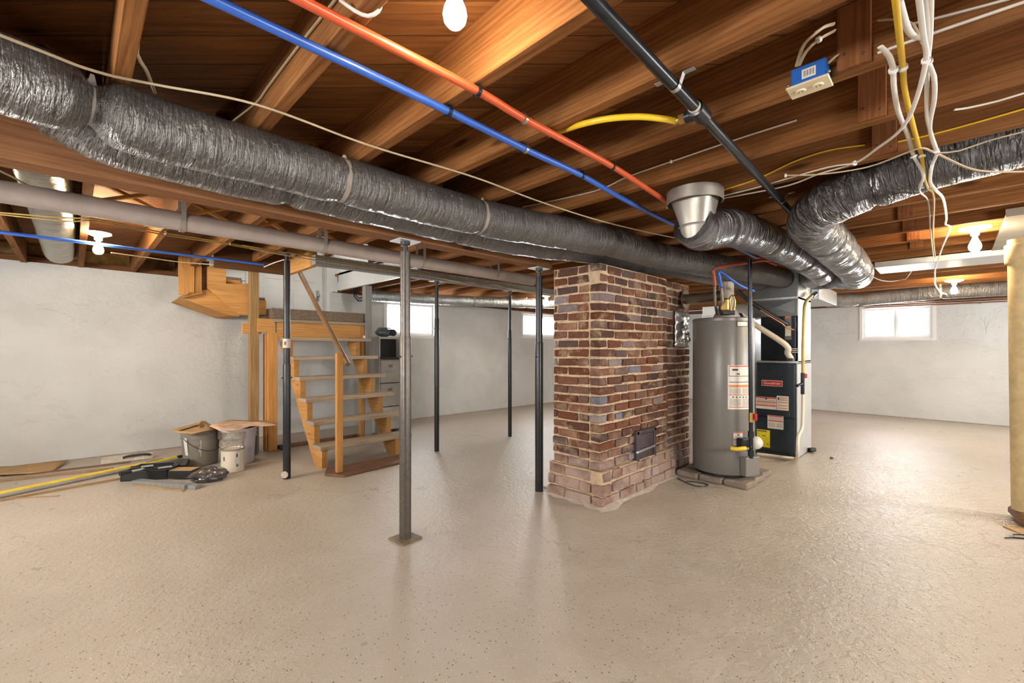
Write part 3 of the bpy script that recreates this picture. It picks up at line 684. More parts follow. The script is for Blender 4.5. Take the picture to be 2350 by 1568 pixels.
P = [at(1360, 0, z=zi), at(1605, 258, z=zi), at(1828, 500, z=zi)]; d = (P[0] - P[1]).normalized(); P[0] += d * 1.4
t = thing('gas_pipe', 'black iron gas pipe crossing under the joists with a tee', 'pipe', P[1])
b = MB(); b.tube([P[0], P[1], P[2], P[2] + (P[2] - P[1]).normalized() * .12], .0185, 18); b.build('pipe_run', IRON, t)
e = (P[2] - P[1]).normalized(); b = MB(); b.tube([P[1] - e * .045, P[1] - e * .042, P[1] + e * .042, P[1] + e * .045], [.022, .029, .029, .022], 18); sd = V((0, 1, 0)); b.tube([P[1], P[1] + sd * .05], .022, 14); b.build('tee', IRON, t)
b = MB(); b.tube([P[1] - e * .056, P[1] - e * .045], [.021, .021], 16); b.build('joint_tape', plain('thread_tape', (.62, .56, .42), .6), t)
b = MB(); b.tube([P[1] + sd * .05, P[1] + sd * .072], [.019, .019], 6); b.tube([P[1] + sd * .072, P[1] + sd * .088], .014, 12); b.build('brass_nut', BRASS, t)
for (px, py, mt) in ((1548, 196, GALV), (1794, 459, STEEL)):
    c = at(px, py, z=zi); b = MB(); b.tube([c - e * .01, c + e * .01], [.0198] * 2, 18, caps=False)
    for sg in (-1, 1): b.bar(c + V((0, sg * .0195, 0)), c + V((0, sg * .03, JZ - c.z - .003)), .018, .002, up=(0, 1, 0)); b.box((c.x - .010, c.y + min(sg * .03, sg * .065), JZ - .0035), (c.x + .010, c.y + max(sg * .03, sg * .065), JZ - .0015))
    b.build('strap_hanger', mt, t)
st = P[1] + sd * .088
pts = [st, at(1530, 274, z=2.05), at(1470, 268, z=2.052), at(1400, 272, z=2.056), at(1340, 284, z=2.066), at(1290, 300, z=2.11), at(1262, 309, z=2.17)]
b = MB(); b.tube(spline(pts, .02), .0115, 12); tag(b.build('gas_hose', YELH), 'bright yellow gas hose leaving the black pipe tee', 'hose')
b = MB(); P = [at(0, 533, z=1.99), at(190, 556, z=1.99), at(340, 575, z=2.03), at(480, 592, z=2.05), at(606, 608, z=2.045)]; P[0].x -= .3; b.tube(spline(P, .06), .0125, 12)
tag(b.build('water_pipe', BLUEP), 'thin blue water pipe under the joists behind the drain pipe', 'pipe')

# ================================================================== CABLES
def cable(label, pts, r, mat, ties=(), flat=1.0, cat='cable', name='cable', step=.03, tm=None):
    P = spline(pts, step); b = MB(); b.tube(P, r, 8, flat=flat); o = tag(b.build(name, mat), label, cat)
    for v in ties:
        v = V(v); i = min(range(len(P)), key=lambda k: (P[k] - v).length); tg = (P[min(i + 1, len(P) - 1)] - P[i - 1]).normalized()
        q = MB(); q.tube([P[i] - tg * .004, P[i] + tg * .004], [r * 1.7] * 2, 10); q.build('cable_staple', tm or WHITEP, o)
    return o
def Z(z, *p): return [at(x, y, z=z) for x, y in p]
zc = JZ - .008
c1 = [(0, 81), (213, 162), (355, 194), (585, 239), (800, 317), (893, 348), (1089, 407), (1237, 462), (1375, 506), (1500, 536), (1580, 552)]
P = Z(zc, *c1[:7]) + [at(*q, z=w) for q, w in zip(c1[7:], (2.06, 2.03, 2.02, 2.02))]; P[0] = at(0, 81, z=1.97); P[1] = at(213, 162, z=2.0); P[0:0] = [P[0] + (P[0] - P[1]).normalized() * .8]
cable('long aged white cable stapled across the joists above the big duct', P, .0042, TANC)
cable('white cable draped down beside the joist at the big duct bend', [at(334, -20, z=2.20), at(322, 60, z=2.16), at(314, 122, z=2.11), at(335, 160, z=2.10), at(356, 214, z=2.12)], .0055, TANC, flat=.5)
cable('white cable running along the joist face past the blue pipe', [at(790, -30, X=.511), at(770, 0, X=.511), at(690, 100, X=.511), at(615, 200, X=.511), at(588, 236, X=.505), at(520, 290, X=.44)], .0048, TANC, flat=.5)
cable('short white cable looping below the joist by the lamp', [at(780, 0, z=2.10), at(815, 25, z=2.075), at(845, 37, z=2.068), at(868, 26, z=2.075), at(874, 10, z=2.11)], .005, WHITEC)
# hanging bundle on the right
w1 = Z(2.06, (2020, 107), (2040, 128), (2050, 161)) + [at(2051, 195, z=2.045), at(2061, 254, z=2.045), at(2084, 313, z=2.06), at(2097, 359, z=2.064), at(2119, 402, z=1.93), at(2110, 437, z=1.918), at(2131, 465, z=2.0), at(2135, 528, z=2.06), at(2143, 597, z=2.0)]
cable('white flat cable at the near side of the hanging bundle beside the yellow one', w1, .0075, WHITEC, [w1[2], w1[6]], .5)
y1 = [at(2052, -30, z=2.055), at(2064, 80, z=2.06), at(2072, 155, z=2.068), at(2076, 204, z=2.055), at(2091, 271, z=2.05), at(2108, 335, z=2.06), at(2116, 359, z=2.06), at(2120, 402, z=1.94), at(2130, 432, z=1.935), at(2143, 455, z=1.98), at(2141, 536, z=2.06), at(2146, 590, z=2.03)]
cable('yellow flat cable hanging across the joists among the white ones', y1, .0078, YELC, [y1[2], y1[6]], .5)
w2 = [at(2106, -30, z=2.04), at(2119, 80, z=2.04), at(2125, 139, z=2.046), at(2100, 236, z=2.03), at(2068, 297, z=2.03), at(2014, 340, z=2.055), at(1961, 375, z=zc), at(1880, 399, z=zc), at(1800, 428, z=2.0748), at(1640, 459, z=2.0748)]
cable('white cable leaving the hanging bundle sideways along a joist edge', w2, .0068, WHITEC, [w2[2], w2[6]], .55)
w3 = [at(2124, -30, z=2.05), at(2129, 80, z=2.054), at(2127, 140, z=2.062), at(2127, 190, z=2.05), at(2128, 268, z=2.05), at(2138, 310, z=2.058), at(2150, 349, z=2.060), at(2139, 380, z=1.965), at(2135, 418, z=1.94), at(2148, 437, z=1.93), at(2165, 458, z=1.99), at(2172, 500, z=2.05), at(2170, 515, z=2.06), at(2180, 525, z=2.062), at(2162, 570, z=2.05), at(2153, 597, z=2.0), at(2146, 622, z=1.995), at(2146, 642, z=1.995)]
cable('white cable in the middle of the hanging bundle reaching the far joists', w3, .0062, WHITEC, [w3[6]], .55)
w4 = [at(2136, -30, z=2.05), at(2134, 80, z=2.056), at(2130, 141, z=2.058), at(2143, 175, z=2.045), at(2144, 228, z=2.045), at(2134, 295, z=2.055), at(2148, 346, z=2.062)]
cable('white cable at the far side of the hanging bundle, tied at two joists', w4, .0068, WHITEC, [w4[2], w4[6]], .55)
w5 = [at(1803, 403, z=zc), at(1886, 400, z=2.055), at(1993, 383, z=2.055), at(2092, 346, z=2.055), at(2119, 340, z=2.055), at(2150, 351, z=2.06), at(2202, 346, z=2.06), at(2269, 323, z=2.068), at(2400, 290, z=2.06)]
cable('tan cable waving along a joist edge below the cleats', w5, .0055, TANC, [w5[0]], .6)
w6 = [at(1530, 478, z=zc), at(1700, 440, z=zc), at(1800, 412, z=zc), at(1900, 384, z=zc + .001), at(1958, 376, z=zc - .012)]
cable('pale cable stapled along the joist edge above the shiny black duct', w6, .0055, WHITEC, flat=.6)
w7 = [at(2151, 353, z=2.045), at(2196, 375, z=2.02), at(2229, 388, z=1.99), at(2269, 394, z=1.975), at(2350, 394, z=1.97), at(2450, 390, z=1.97)]
cable('tan cable drooping before the wrapped duct in the joist bay', w7, .006, TANC, flat=.6)
x3 = 1.79 - JW - .006
w8 = [at(2014, 122, X=x3), at(2137, 78, X=x3), at(2350, 5, X=x3), at(2450, -30, X=x3)]
cable('straight white cable along the outlet box joist face', w8, .0058, WHITEC, flat=.7)
w9 = [at(2060, 62, X=x3 - .002), at(2137, 45, X=x3), at(2309, 0, X=x3), at(2420, -30, X=x3)]
cable('thin upper white cable along the outlet box joist face', w9, .0052, WHITEC, flat=.7)
w10 = [at(1828, 152, z=2.118), at(1840, 112, z=2.14), at(1856, 90, z=2.15), at(1888, 64, z=2.165), at(1914, 55, X=1.70)]
cable('white cable arching up from the outlet box, outer of the pair', w10, .0055, TANC, flat=.6)
w11 = [at(1834, 150, z=2.118), at(1850, 118, z=2.13), at(1879, 91, z=2.14), at(1916, 70, X=1.71)]
cable('white cable arching up from the outlet box, inner clipped one', w11, .0055, TANC, [w11[2]], .6)
w12 = [at(2016, 47, X=1.715), at(2060, 44, X=1.70), at(2096, 56, X=1.70), at(2108, 84, X=1.70), at(2117, 100, z=2.06)]
cable('white cable loop between the cleat and the hanging bundle', w12, .006, TANC, flat=.6)
w13 = [at(2064, 3, z=2.09), at(2074, 40, z=2.085), at(2084, 68, z=2.08), at(2098, 84, z=2.075), at(2116, 87, z=2.064)]
cable('thick white cable looping beside the yellow one at the top', w13, .0085, WHITEC, flat=.5)
w14 = [at(1902, 144, X=1.69), at(1917, 130, X=1.71), at(1928, 124, X=1.735)]
cable('short white cable between outlet box and cleat', w14, .006, TANC, flat=.6)
# staple line of thin yellow cables along joist faces
xj = XJ[OUT + 2] - JW - .006
cable('yellow cable along a joist face behind the cleats, far part', [at(2060, 326, X=xj), at(2150, 306, X=xj), at(2350, 250, X=xj), at(2450, 215, X=xj)], .0052, YELC, flat=.7)
cable('yellow cable along a joist face above the shiny black duct', [at(1985, 333, X=xj), at(1900, 346, X=xj), at(1820, 372, X=xj), at(1740, 410, X=xj), at(1650, 440, X=xj)], .0052, YELC, flat=.7)
xk = XJ[OUT + 1] - JW - .006
cable('white cable along a joist face behind the blue and red pipes', [at(1828, 276, X=xk), at(1690, 320, X=xk), at(1540, 371, X=xk), at(1440, 406, X=xk), at(1370, 437, X=xk), at(1250, 465, X=xk), at(1200, 475, X=xk)], .0052, WHITEC, [at(1540, 371, X=xk)], .7)
cable('white cable along a joist edge below the yellow cable', [at(2190, 252, z=zc), at(2220, 248, z=zc), at(2290, 232, z=zc), at(2350, 214, z=zc), at(2450, 190, z=zc)], .0055, WHITEC, flat=.6)
cable('thin drooping wire below the far joists beside the fat duct', [at(2000, 634, z=2.074), at(2020, 643, z=2.03), at(2045, 646, z=2.02), at(2070, 642, z=2.03), at(2080, 639, X=6.6), at(2094, 619, X=6.58)], .005, WHITEC, name='cord', cat='cord')  # a thin wire among the cables, though named cord
cable('pale cable hanging at the far joists by the far bulb', [at(2145, 640, X=7.0), at(2147, 655, X=7.6), at(2158, 670, X=7.9), at(2172, 676, X=8.1)], .008, WHITEC)
# old yellow cables behind the girder and along the second girder
k1 = [at(-60, 480, z=2.02), at(0, 488, z=2.012), at(150, 500, z=2.006), at(230, 505, z=2.02)] + Z(zc - .004, (380, 535), (528, 559), (650, 583))
cable('bundle of old yellow cable under joists behind the drain pipe, upper run', k1, .007, OLDYEL, [k1[4], k1[5]], .7, tm=TANC)
k2 = [p + V((.0, .035, -.004)) for p in k1]; k2[2].z -= .01; k2[4].y += .02
cable('old yellow cable under joists behind the drain pipe, lower run', k2, .006, OLDYEL, flat=.7)
yb = 4.185
k3 = [V((1.0, 4.17, 2.06)), V((1.5, yb, 2.05)), V((2.2, yb, 2.035)), V((2.85, yb, 2.045)), V((3.4, yb, 2.02)), V((4.0, yb, 2.035)), V((4.6, yb, 2.015)), V((5.6, yb, 2.03))]
cable('aged cable wandering along the weathered girder, topmost run', k3, .007, OLDYEL, flat=.8)
k4 = [p + V((.05, -.012, -.022 - .008 * (i % 2))) for i, p in enumerate(k3)]
cable('aged cable wandering along the weathered girder, lower run', k4, .006, TANC, flat=.8)
cable('thin white cable sagging along the weathered girder above the slim posts', [V((2.9, 4.188, 2.02)), V((3.3, 4.186, 2.0)), V((3.75, 4.186, 2.03)), V((4.25, 4.186, 1.995)), V((4.7, 4.186, 2.0)), V((5.3, 4.186, 1.99))], .006, WHITEC)
cable('white cable from the lit porcelain socket to the stair opening', [at(255, 580, z=2.0), at(330, 590, z=2.03), at(410, 601, z=2.04), at(480, 607, z=2.04), at(580, 615, z=2.03)], .005, TANC)
cable('white cable at the top of the banded black post', [at(606, 613, z=2.0), at(630, 603, z=2.03), at(652, 596, z=2.04)], .005, WHITEC)
cable('thin white cable slanting above the drain pipe into the silver duct bay', [at(-30, 378, z=2.05), at(30, 407, z=2.02), at(75, 432, z=2.0)], .0045, TANC)
b = MB(); b.tube([at(812, 662, Y=6.33), at(813, 680, Y=6.3), at(822, 691, Y=6.3), at(832, 690, Y=6.3), at(836, 684, Y=6.3)], .010, 8); b.tube([at(816, 662, Y=6.33), at(817, 678, Y=6.3), at(824, 686, Y=6.3), at(834, 682, Y=6.3)], .008, 8)
tag(b.build('cable_loop', IRON), 'dark cable loop hanging at the wall beside the grey stair post', 'cable')

for i in range(2):
    b = MB(); b.tube([at(1985, 699 + 8 * i, X=9.95), at(2160, 691 + 8 * i, X=9.95), at(2345, 682 + 8 * i, X=9.95)], .011, 8)
    o = tag(b.build('copper_pipe', plain('far_copper', (.35, .20, .14), .4, .6)), 'thin copper pipe along the top of the far wall, %s of two' % ('upper' if i == 0 else 'lower'), 'pipe')
    for px in (2040, 2250):
        v = at(px, 699 + 8 * i - (px - 1985) * .047, X=9.96); q = MB(); q.box(v - V((.004, .01, .010)), v + V((.16, .01, .010))); q.build('pipe_hanger', DGREY, o)
b = MB(); b.tube(spline([(3.1, 6.40, 2.066), (4.4, 6.30, 2.066), (5.5, 6.1, 2.066), (6.6, 5.9, 2.066), (8.0, 5.8, 2.066)], .1), .012, 8); o = tag(b.build('copper_pipe', plain('near_copper', (.55, .22, .12), .4, .6)), 'copper pipe wandering along the wall top above the small windows', 'pipe')
for q in ((4.4, 6.30), (5.5, 6.1), (6.6, 5.9)):
    b = MB(); b.box((q[0] - .008, q[1] - .016, 2.05), (q[0] + .008, q[1] + .016, 2.0535)); b.build('pipe_hanger', GALV, o)
# outlet box
ox0, ox1, oy0, oy1 = 1.655, 1.738, .268, .384
t = thing('outlet_box', 'blue electrical outlet box with ivory plate on a joist', 'outlet', (1.70, .32, 2.05))
b = MB(); b.box((1.672, .277, 2.056), (1.742, .373, 2.118)); b.build('box', BLUEB, t, bevel=.003)
b = MB(); b.box((ox0, oy0, 2.049), (ox1, oy1, 2.056)); b.build('cover_plate', IVORY, t, bevel=.002)
for yy in (.302, .350):
    b = MB(); b.lathe((1.697, yy, 2.0485), [(0, -.003), (.0135, -.003), (.0155, .001)], 20, Matrix.Diagonal(V((1.0, 1.0, 1)))); o = b.build('receptacle', IVORY, t); 
    ORG[o.name] = ORG[t.name]; b = MB()
    for s_ in (-.005, .005): b.box((1.693, yy + s_ - .001, 2.045), (1.701, yy + s_ + .001, 2.0457))
    b.build('slot', INK, o)
m = 2.087; b = MB(); b.box((1.6712, .304, 2.073), (1.672, .342, 2.103)); o = b.build('barcode_label', PAPER, t); ORG[o.name] = ORG[t.name]
b = MB()
for k in range(11): yy = .309 + k * .0027; b.box((1.6708, yy, 2.079), (1.6712, yy + (.0008 if k % 3 else .0016), 2.098))
b.build('barcode_bars', INK, o)
b = MB(); b.sphere((1.675, .270, 2.07), .005, seg=8, rings=6); b.build('screw', STEEL, t); b = MB(); b.sphere((1.675, .380, 2.07), .005, seg=8, rings=6); b.build('screw', STEEL, t)
b = MB(); b.box(at(356, 521, z=2.06) - V((.06, .04, 0)), at(356, 521, z=2.06) + V((.05, .03, .018))); tag(b.build('junction_box', PORC), 'small white junction box under the joists behind the drain pipe', 'junction box')

# ================================================================== BULBS
def bulb(label, x, y, zt, s=1.0, disc=.062):
    t = thing('ceiling_bulb', label, 'light bulb', (x, y, zt))
    b = MB(); b.lathe((x, y, zt), [(0, 0), (disc, 0), (disc, -.008), (disc * .55, -.022), (.024, -.026), (.022, -.055), (0, -.055)], 24); b.build('lampholder', PORC, t)
    b = MB(); z = zt - .055; r = .032 * s
    b.lathe((x, y, z), [(.013, .0), (.014, -.02), (.020, -.036), (r * .92, -.060 * s), (r, -.075 * s), (r * .9, -.092 * s), (r * .6, -.104 * s), (0, -.109 * s)], 20); b.build('glass_bulb', BULB, t)
bulb('bare lit bulb between joists above the blue and orange pipes', .722, .938, 2.222)
bulb('bare lit bulb in a porcelain holder near the silver duct', .135, 4.58, 2.078, disc=.075)
bulb('bare lit bulb in a white holder beside the pale ceiling panel', 4.66, -.125, 2.082, 1.1, .085)
bulb('bare lit bulb before the slim duct near the far wall', 7.86, -.03, 2.06, 1.1, .085)
bulb('bare lit bulb behind the chimney corner post', 5.58, 4.77, 2.08, 1.0)
bulb('added unseen bulb in the stairwell that brightens the landing', 2.0, 5.6, 3.39, 1.0)  # added lamp, out of sight, to whiten the stairwell
for nm_, c_, e_ in (('ceiling_bulb.001', (1, .74, .40), 330), ('ceiling_bulb.002', (1, .76, .46), 300), ('ceiling_bulb.003', (1, .80, .52), 300), ('ceiling_bulb.004', (1, .90, .74), 420)):
    bpy.data.objects[nm_].children[1].data.materials[0] = glow('lit_bulb', c_, e_)
bpy.data.objects['ceiling_bulb.005'].children[1].data.materials[0] = glow('stair_fill_bulb', (1, .97, .92), 420.0)  # strong glow for the added stairwell lamp

# ================================================================== CHIMNEY
ch = thing('brick_chimney', 'weathered brick chimney mass with pale mortar smears and an iron ash door', 'chimney', (3.5, 2.1, 0))
bk, mo = MB(), MB()
def jit(a): return random.uniform(-a, a)
def brick(lo, hi, j=.004):
    lo, hi = V(lo), V(hi); c = .006; ps = []
    # chamfered box: 24-vertex brick with uneven corners
    wz = .010 * noise.noise(V((lo.x * 2.2, lo.y * 2.2, lo.z * 3))); d = V((jit(j), jit(j), jit(.002) + wz))
    for z in (0, 1):
        for y in (0, 1):
            for x in (0, 1):
                p = V((hi.x if x else lo.x, hi.y if y else lo.y, hi.z if z else lo.z)) + d + V((jit(.0045), jit(.0045), jit(.0045)))
                s = V((-1 if x else 1, -1 if y else 1, -1 if z else 1))
                ps.append((p + V((0, s.y * c, s.z * c)), p + V((s.x * c, 0, s.z * c)), p + V((s.x * c, s.y * c, 0))))
    o = bk.pts([q for tr in ps for q in tr]); I = lambda x, y, z, k: o + (z * 4 + y * 2 + x) * 3 + k
    for x in (0, 1): bk.face([I(x, 0, 0, 0), I(x, 1, 0, 0), I(x, 1, 1, 0), I(x, 0, 1, 0)])
    for y in (0, 1): bk.face([I(0, y, 0, 1), I(1, y, 0, 1), I(1, y, 1, 1), I(0, y, 1, 1)])
    for z in (0, 1): bk.face([I(0, 0, z, 2), I(1, 0, z, 2), I(1, 1, z, 2), I(0, 1, z, 2)])
    for a in (0, 1):
        for b_ in (0, 1):
            bk.face([I(0, a, b_, 1), I(1, a, b_, 1), I(1, a, b_, 2), I(0, a, b_, 2)])
            bk.face([I(a, 0, b_, 0), I(a, 1, b_, 0), I(a, 1, b_, 2), I(a, 0, b_, 2)])
            bk.face([I(a, b_, 0, 0), I(a, b_, 1, 0), I(a, b_, 1, 1), I(a, b_, 0, 1)])
    for x in (0, 1):
        for y in (0, 1):
            for z in (0, 1): bk.face([I(x, y, z, 0), I(x, y, z, 1), I(x, y, z, 2)])
XS, XE, X2 = 2.842, 3.955, 4.555
def course(x0, x1, y0, y1, z, h, odd, L_=.208, proud=.006, faces='xy'):
    D = .09; x = x0 - (L_ * .5 if odd else 0)
    if 'y' in faces:
        while x < x1 - .02:
            a, b = max(x, x0), min(x + L_, x1)
            if random.random() < .13 and b - a > .15:
                mm = (a + b) / 2
                brick((a + .005, y0 - proud, z + .008), (mm - .008, y0 + D, z + h - .008)); brick((mm + .008, y0 - proud, z + .008), (b - .009, y0 + D, z + h - .008))
            elif b - a > .03: brick((a + (.009 if a > x0 else -proud), y0 - proud, z + .008), (b - .009, y0 + D, z + h - .008))
            x += L_
    if 'x' in faces:
        y = y0 + (D + .012); first = True
        y = y0 + (.10 if odd else .10 + 0)
        ys = [y0 + .10] + ([y0 + .10 + .12] if odd else []) 
        yy = y0 + .10 + (.105 if odd else 0)
        if odd: brick((x0 - proud, y0 + .104, z + .008), (x0 + D, y0 + .10 + .100, z + h - .008))
        while yy < y1 - .03:
            e = min(yy + L_, y1); brick((x0 - proud, yy + .005, z + .008), (x0 + D, e - .005, z + h - .008)); yy += L_
hz = .0712; z0 = .262; n = int(round((1.852 - z0) / hz)); hz = (1.852 - z0) / n
for k in range(n):
    z = z0 + k * hz; bt = .012 * (1 - k / n)
    course(XS - bt, XE, 1.895 - bt, 2.345, z, hz, k % 2, faces='xy')
    course(XE + .0, X2, 1.935, 2.345, z, hz, (k + 1) % 2, faces='y', proud=.004)
# rough plinth of larger, broken bricks
zp_ = [.0, .085, .175, .262]
for k in range(3):
    bt = .055 - .014 * k; L_ = .25
    course(XS - bt - .005, XE + .05, 1.865 - bt * .6, 2.37, zp_[k], zp_[k + 1] - zp_[k], k % 2, L_, proud=.008 + jit(.004))
    course(XE + .05, X2, 1.925, 2.345, zp_[k], zp_[k + 1] - zp_[k], k % 2, L_, faces='y')
bk.build('brickwork', BRICK, ch)
mo.box((XS + .001, 1.897, .255), (XE, 2.345, 1.853)); mo.box((XE - .01, 1.940, 0), (X2 - .006, 2.345, 1.853)); mo.box((XS - .035, 1.85, 0), (XE + .045, 2.365, .262))
mo.build('mortar_core', MORTAR, ch)
# mortar skirt smeared on the floor round the plinth
b = MB(); sk = []
for k in range(30):
    u = k / 29
    p = V((XS - .07, 2.40, 0)).lerp(V((XS - .075, 1.80, 0)), u * 2) if u < .5 else V((XS - .075, 1.80, 0)).lerp(V((XE + .05, 1.84, 0)), u * 2 - 1)
    sk.append((p + V((-.02 + jit(.022), -.025 + jit(.022), .0015)), p + V((.05, .05, .03))))
a0 = b.pts([p for p, _ in sk]); a1 = b.pts([q for _, q in sk])
for k in range(29): b.face((a0 + k, a0 + k + 1, a1 + k + 1, a1 + k), True)
b.build('mortar_skirt', plain('pale_mortar', (.52, .45, .38), .9, var=.2, nscale=20, bmp=.6), ch)
# ash door
f = MB(); x0, x1, za, zb, yf = 3.325, 3.665, .20, .505, 1.872
for (xa, xb, zc0, zc1) in ((x0, x1, za, za + .035), (x0, x1, zb - .035, zb), (x0, x0 + .045, za, zb), (x1 - .035, x1, za, zb)): f.box((xa, yf - .022, zc0), (xb, yf + .02, zc1))
fr = f.build('ash_door', ASHD, ch, bevel=.006, seg=2); ORG[fr.name] = ORG[ch.name]
b = MB(); b.box((x0 + .047, yf - .012, za + .037), (x1 - .037, yf + .015, zb - .037)); b.build('door_leaf', ASHD, fr, bevel=.004)
b = MB(); b.bar((x0 - .012, yf - .03, .335), (x1 - .04, yf - .03, .348), .008, .018); b.sphere((x0 - .012, yf - .03, .335), .013, seg=10, rings=6); b.build('latch_bar', GALV, fr)
# crumpled tin sheet on the stack
b = MB(); nx, nz = 14, 18; X0, X1, Z0, Z1 = 4.175, 4.50, 1.215, 1.572
g = []
for j in range(nz + 1):
    for i in range(nx + 1):
        u, w = i / nx, j / nz; edge = min(u, 1 - u, w, 1 - w) * 6; edge = min(1, edge)
        q = V((u * 5.2, w * 5.0, 3)); h = abs(noise.noise(q)) * .07 + abs(noise.noise(q * 2.1)) * .03
        g.append(V((X0 + (X1 - X0) * u + .01 * noise.noise(q * 2), 1.918 - h * edge - .004, Z0 + (Z1 - Z0) * w)))
a = b.pts(g)
for j in range(nz):
    for i in range(nx): r = a + j * (nx + 1) + i; b.face((r, r + 1, r + nx + 2, r + nx + 1), True)
o = b.build('tin_sheet', FOILP); md = o.modifiers.new('thick', 'SOLIDIFY'); md.thickness = .002
tag(o, 'crumpled shiny tin sheet nailed on the brick chimney beside the water heater', 'metal sheet')

# ================================================================== WATER HEATER
hx, hy, HR = 4.305, 1.51, .262
b = MB(); 
ang = -.10
for i in range(3):
    for j in range(3):
        b.obox((4.045 + .22 * i + .09, 1.285 + .212 * j + .02, .0265), (.21, .202, .052), (0, 0, ang))
tag(b.build('paver_pad', plain('grey_paver', (.27, .22, .185), .85, var=.2, nscale=14, bmp=.5), bevel=.012, seg=2), 'brownish stone paver pad under the water heater', 'pad')
wh = thing('water_heater', 'tall grey cylindrical water heater with warning labels on a paver pad', 'water heater', (hx, hy, .053))
b = MB(); b.lathe((hx, hy, 0), [(0, .053), (HR * .9, .053), (HR * .9, .085), (0, .085)], 40); b.build('base_ring', TOOLB, wh)
b = MB(); b.lathe((hx, hy, 0), [(0, .082), (HR - .004, .082), (HR, .088), (HR, 1.452), (HR - .002, 1.456)], 64); b.build('jacket', HEATG, wh)
b = MB(); b.lathe((hx, hy, 0), [(HR - .002, 1.446), (HR + .003, 1.447), (HR + .003, 1.470), (HR - .004, 1.478), (0, 1.484)], 64); b.build('top_cap', HEATD, wh)
ca = math.atan2(0 - hy, 0 - hx)          # bearing of the tripod as seen from the tank
def patch(name, parent, a0, a1, z0, z1, m, dr=.0015): q = MB(); q.arc((hx, hy), HR + dr, a0, a1, z0, z1, 12); o = q.build(name, m, parent); ORG[o.name] = ORG[wh.name]; return o
def hang(px):                             # bearing on the jacket for a sight-line column
    v = at(px, 800, d=1); v.z = 0; d2 = V((v.x, v.y)); d2.normalize(); c2 = V((hx, hy)); tca = d2.dot(c2); dd = math.sqrt(max(0, HR * HR - (c2.dot(c2) - tca * tca))); p = d2 * (tca - dd); return math.atan2(p.y - hy, p.x - hx)
def hz_(py, px): v = at(px, 800, d=1); v.z = 0; d2 = V((v.x, v.y)); n_ = d2.length; d2.normalize(); c2 = V((hx, hy)); tca = d2.dot(c2); dd = math.sqrt(max(0, HR * HR - (c2.dot(c2) - tca * tca))); dep = (tca - dd) / n_; return CH + (HY - py) / FX * dep
A0, A1 = hang(1670), hang(1719)
zz = lambda py: hz_(py, 1695)
l = patch('warning_label', wh, A0, A1, zz(940), zz(838), PAPER)
w = A1 - A0
def sub(u0, u1, pa, pb, m, nm): return patch(nm, l, A0 + w * u0, A0 + w * u1, zz(pb), zz(pa), m, .0028)
sub(.05, .98, 839.5, 842, REDI, 'red_bar'); sub(.05, .98, 863, 864.2, INK, 'black_rule'); sub(.05, .065, 841, 863, INK, 'black_rule')
sub(.18, .42, 847, 851, INK, 'print_mark'); sub(.36, .50, 857, 860, INK, 'print_mark'); sub(.05, .97, 876.5, 878, INK, 'black_rule')
sub(.05, .98, 884, 889, ORI, 'orange_bar'); sub(.08, .55, 891, 904, PALEINK, 'fine_print'); sub(.62, .95, 891, 904, PALEINK, 'fine_print'); sub(.05, .97, 906, 907.5, REDI, 'red_bar')
for i in range(5): sub(.18 + .15 * i, .24 + .15 * i, 910.5, 913.5, INK, 'print_mark')
sub(.08, .55, 916, 932, PALEINK, 'fine_print'); sub(.62, .95, 915, 932, PALEINK, 'fine_print'); sub(.05, .97, 934, 935.5, REDI, 'red_bar')
A0, A1 = hang(1683), hang(1704); w = A1 - A0; zz = lambda py: hz_(py, 1694)
l = patch('small_label', wh, A0, A1, zz(1022), zz(992), PAPER); sub(0, 1, 992.5, 994.5, REDI, 'red_bar'); sub(.45, .6, 997, 1000, INK, 'print_mark'); sub(.1, .9, 1001, 1007, PALEINK, 'fine_print'); sub(.03, .97, 1008.5, 1010.5, REDI, 'red_bar'); sub(.1, .9, 1012, 1019, PALEINK, 'fine_print')
A0, A1 = hang(1690), hang(1716); w = A1 - A0; zz = lambda py: hz_(py, 1703)
l = patch('rating_plate', wh, A0, A1, zz(750), zz(737), INK); sub(.07, .93, 739, 748.5, PAPER, 'plate_face')
b = MB(); a = hang(1716) ; c = V((hx + (HR + .022) * math.cos(a), hy + (HR + .022) * math.sin(a), .17)); b.obox(c, (.06, .17, .165), (0, 0, a)); b.build('burner_cover', HEATG, wh, bevel=.006, seg=2)
c = at(1727, 1020, d=3.72); b = MB(); b.sphere(c + V((.085, .0, 0)), .056, (1, 1, 1.0), 24, 14); b.build('control_knob', PORC, wh)
b = MB(); b.obox(c + V((.03, .085, -.005)), (.07, .085, .085), (0, 0, a)); b.build('gas_valve_body', TOOLB, wh, bevel=.01, seg=2)
b = MB(); pts = [at(1678, 1029, d=3.70), at(1690, 1031, d=3.67), at(1702, 1030, d=3.66), at(1710, 1029, d=3.68)]; b.tube(spline(pts, .02), .017, 14); b.build('yellow_gas_flex', YELH, wh)
b = MB(); b.tube([pts[-1], at(1716, 1029, d=3.69)], .018, 6); b.build('flex_nut', STEEL, wh)
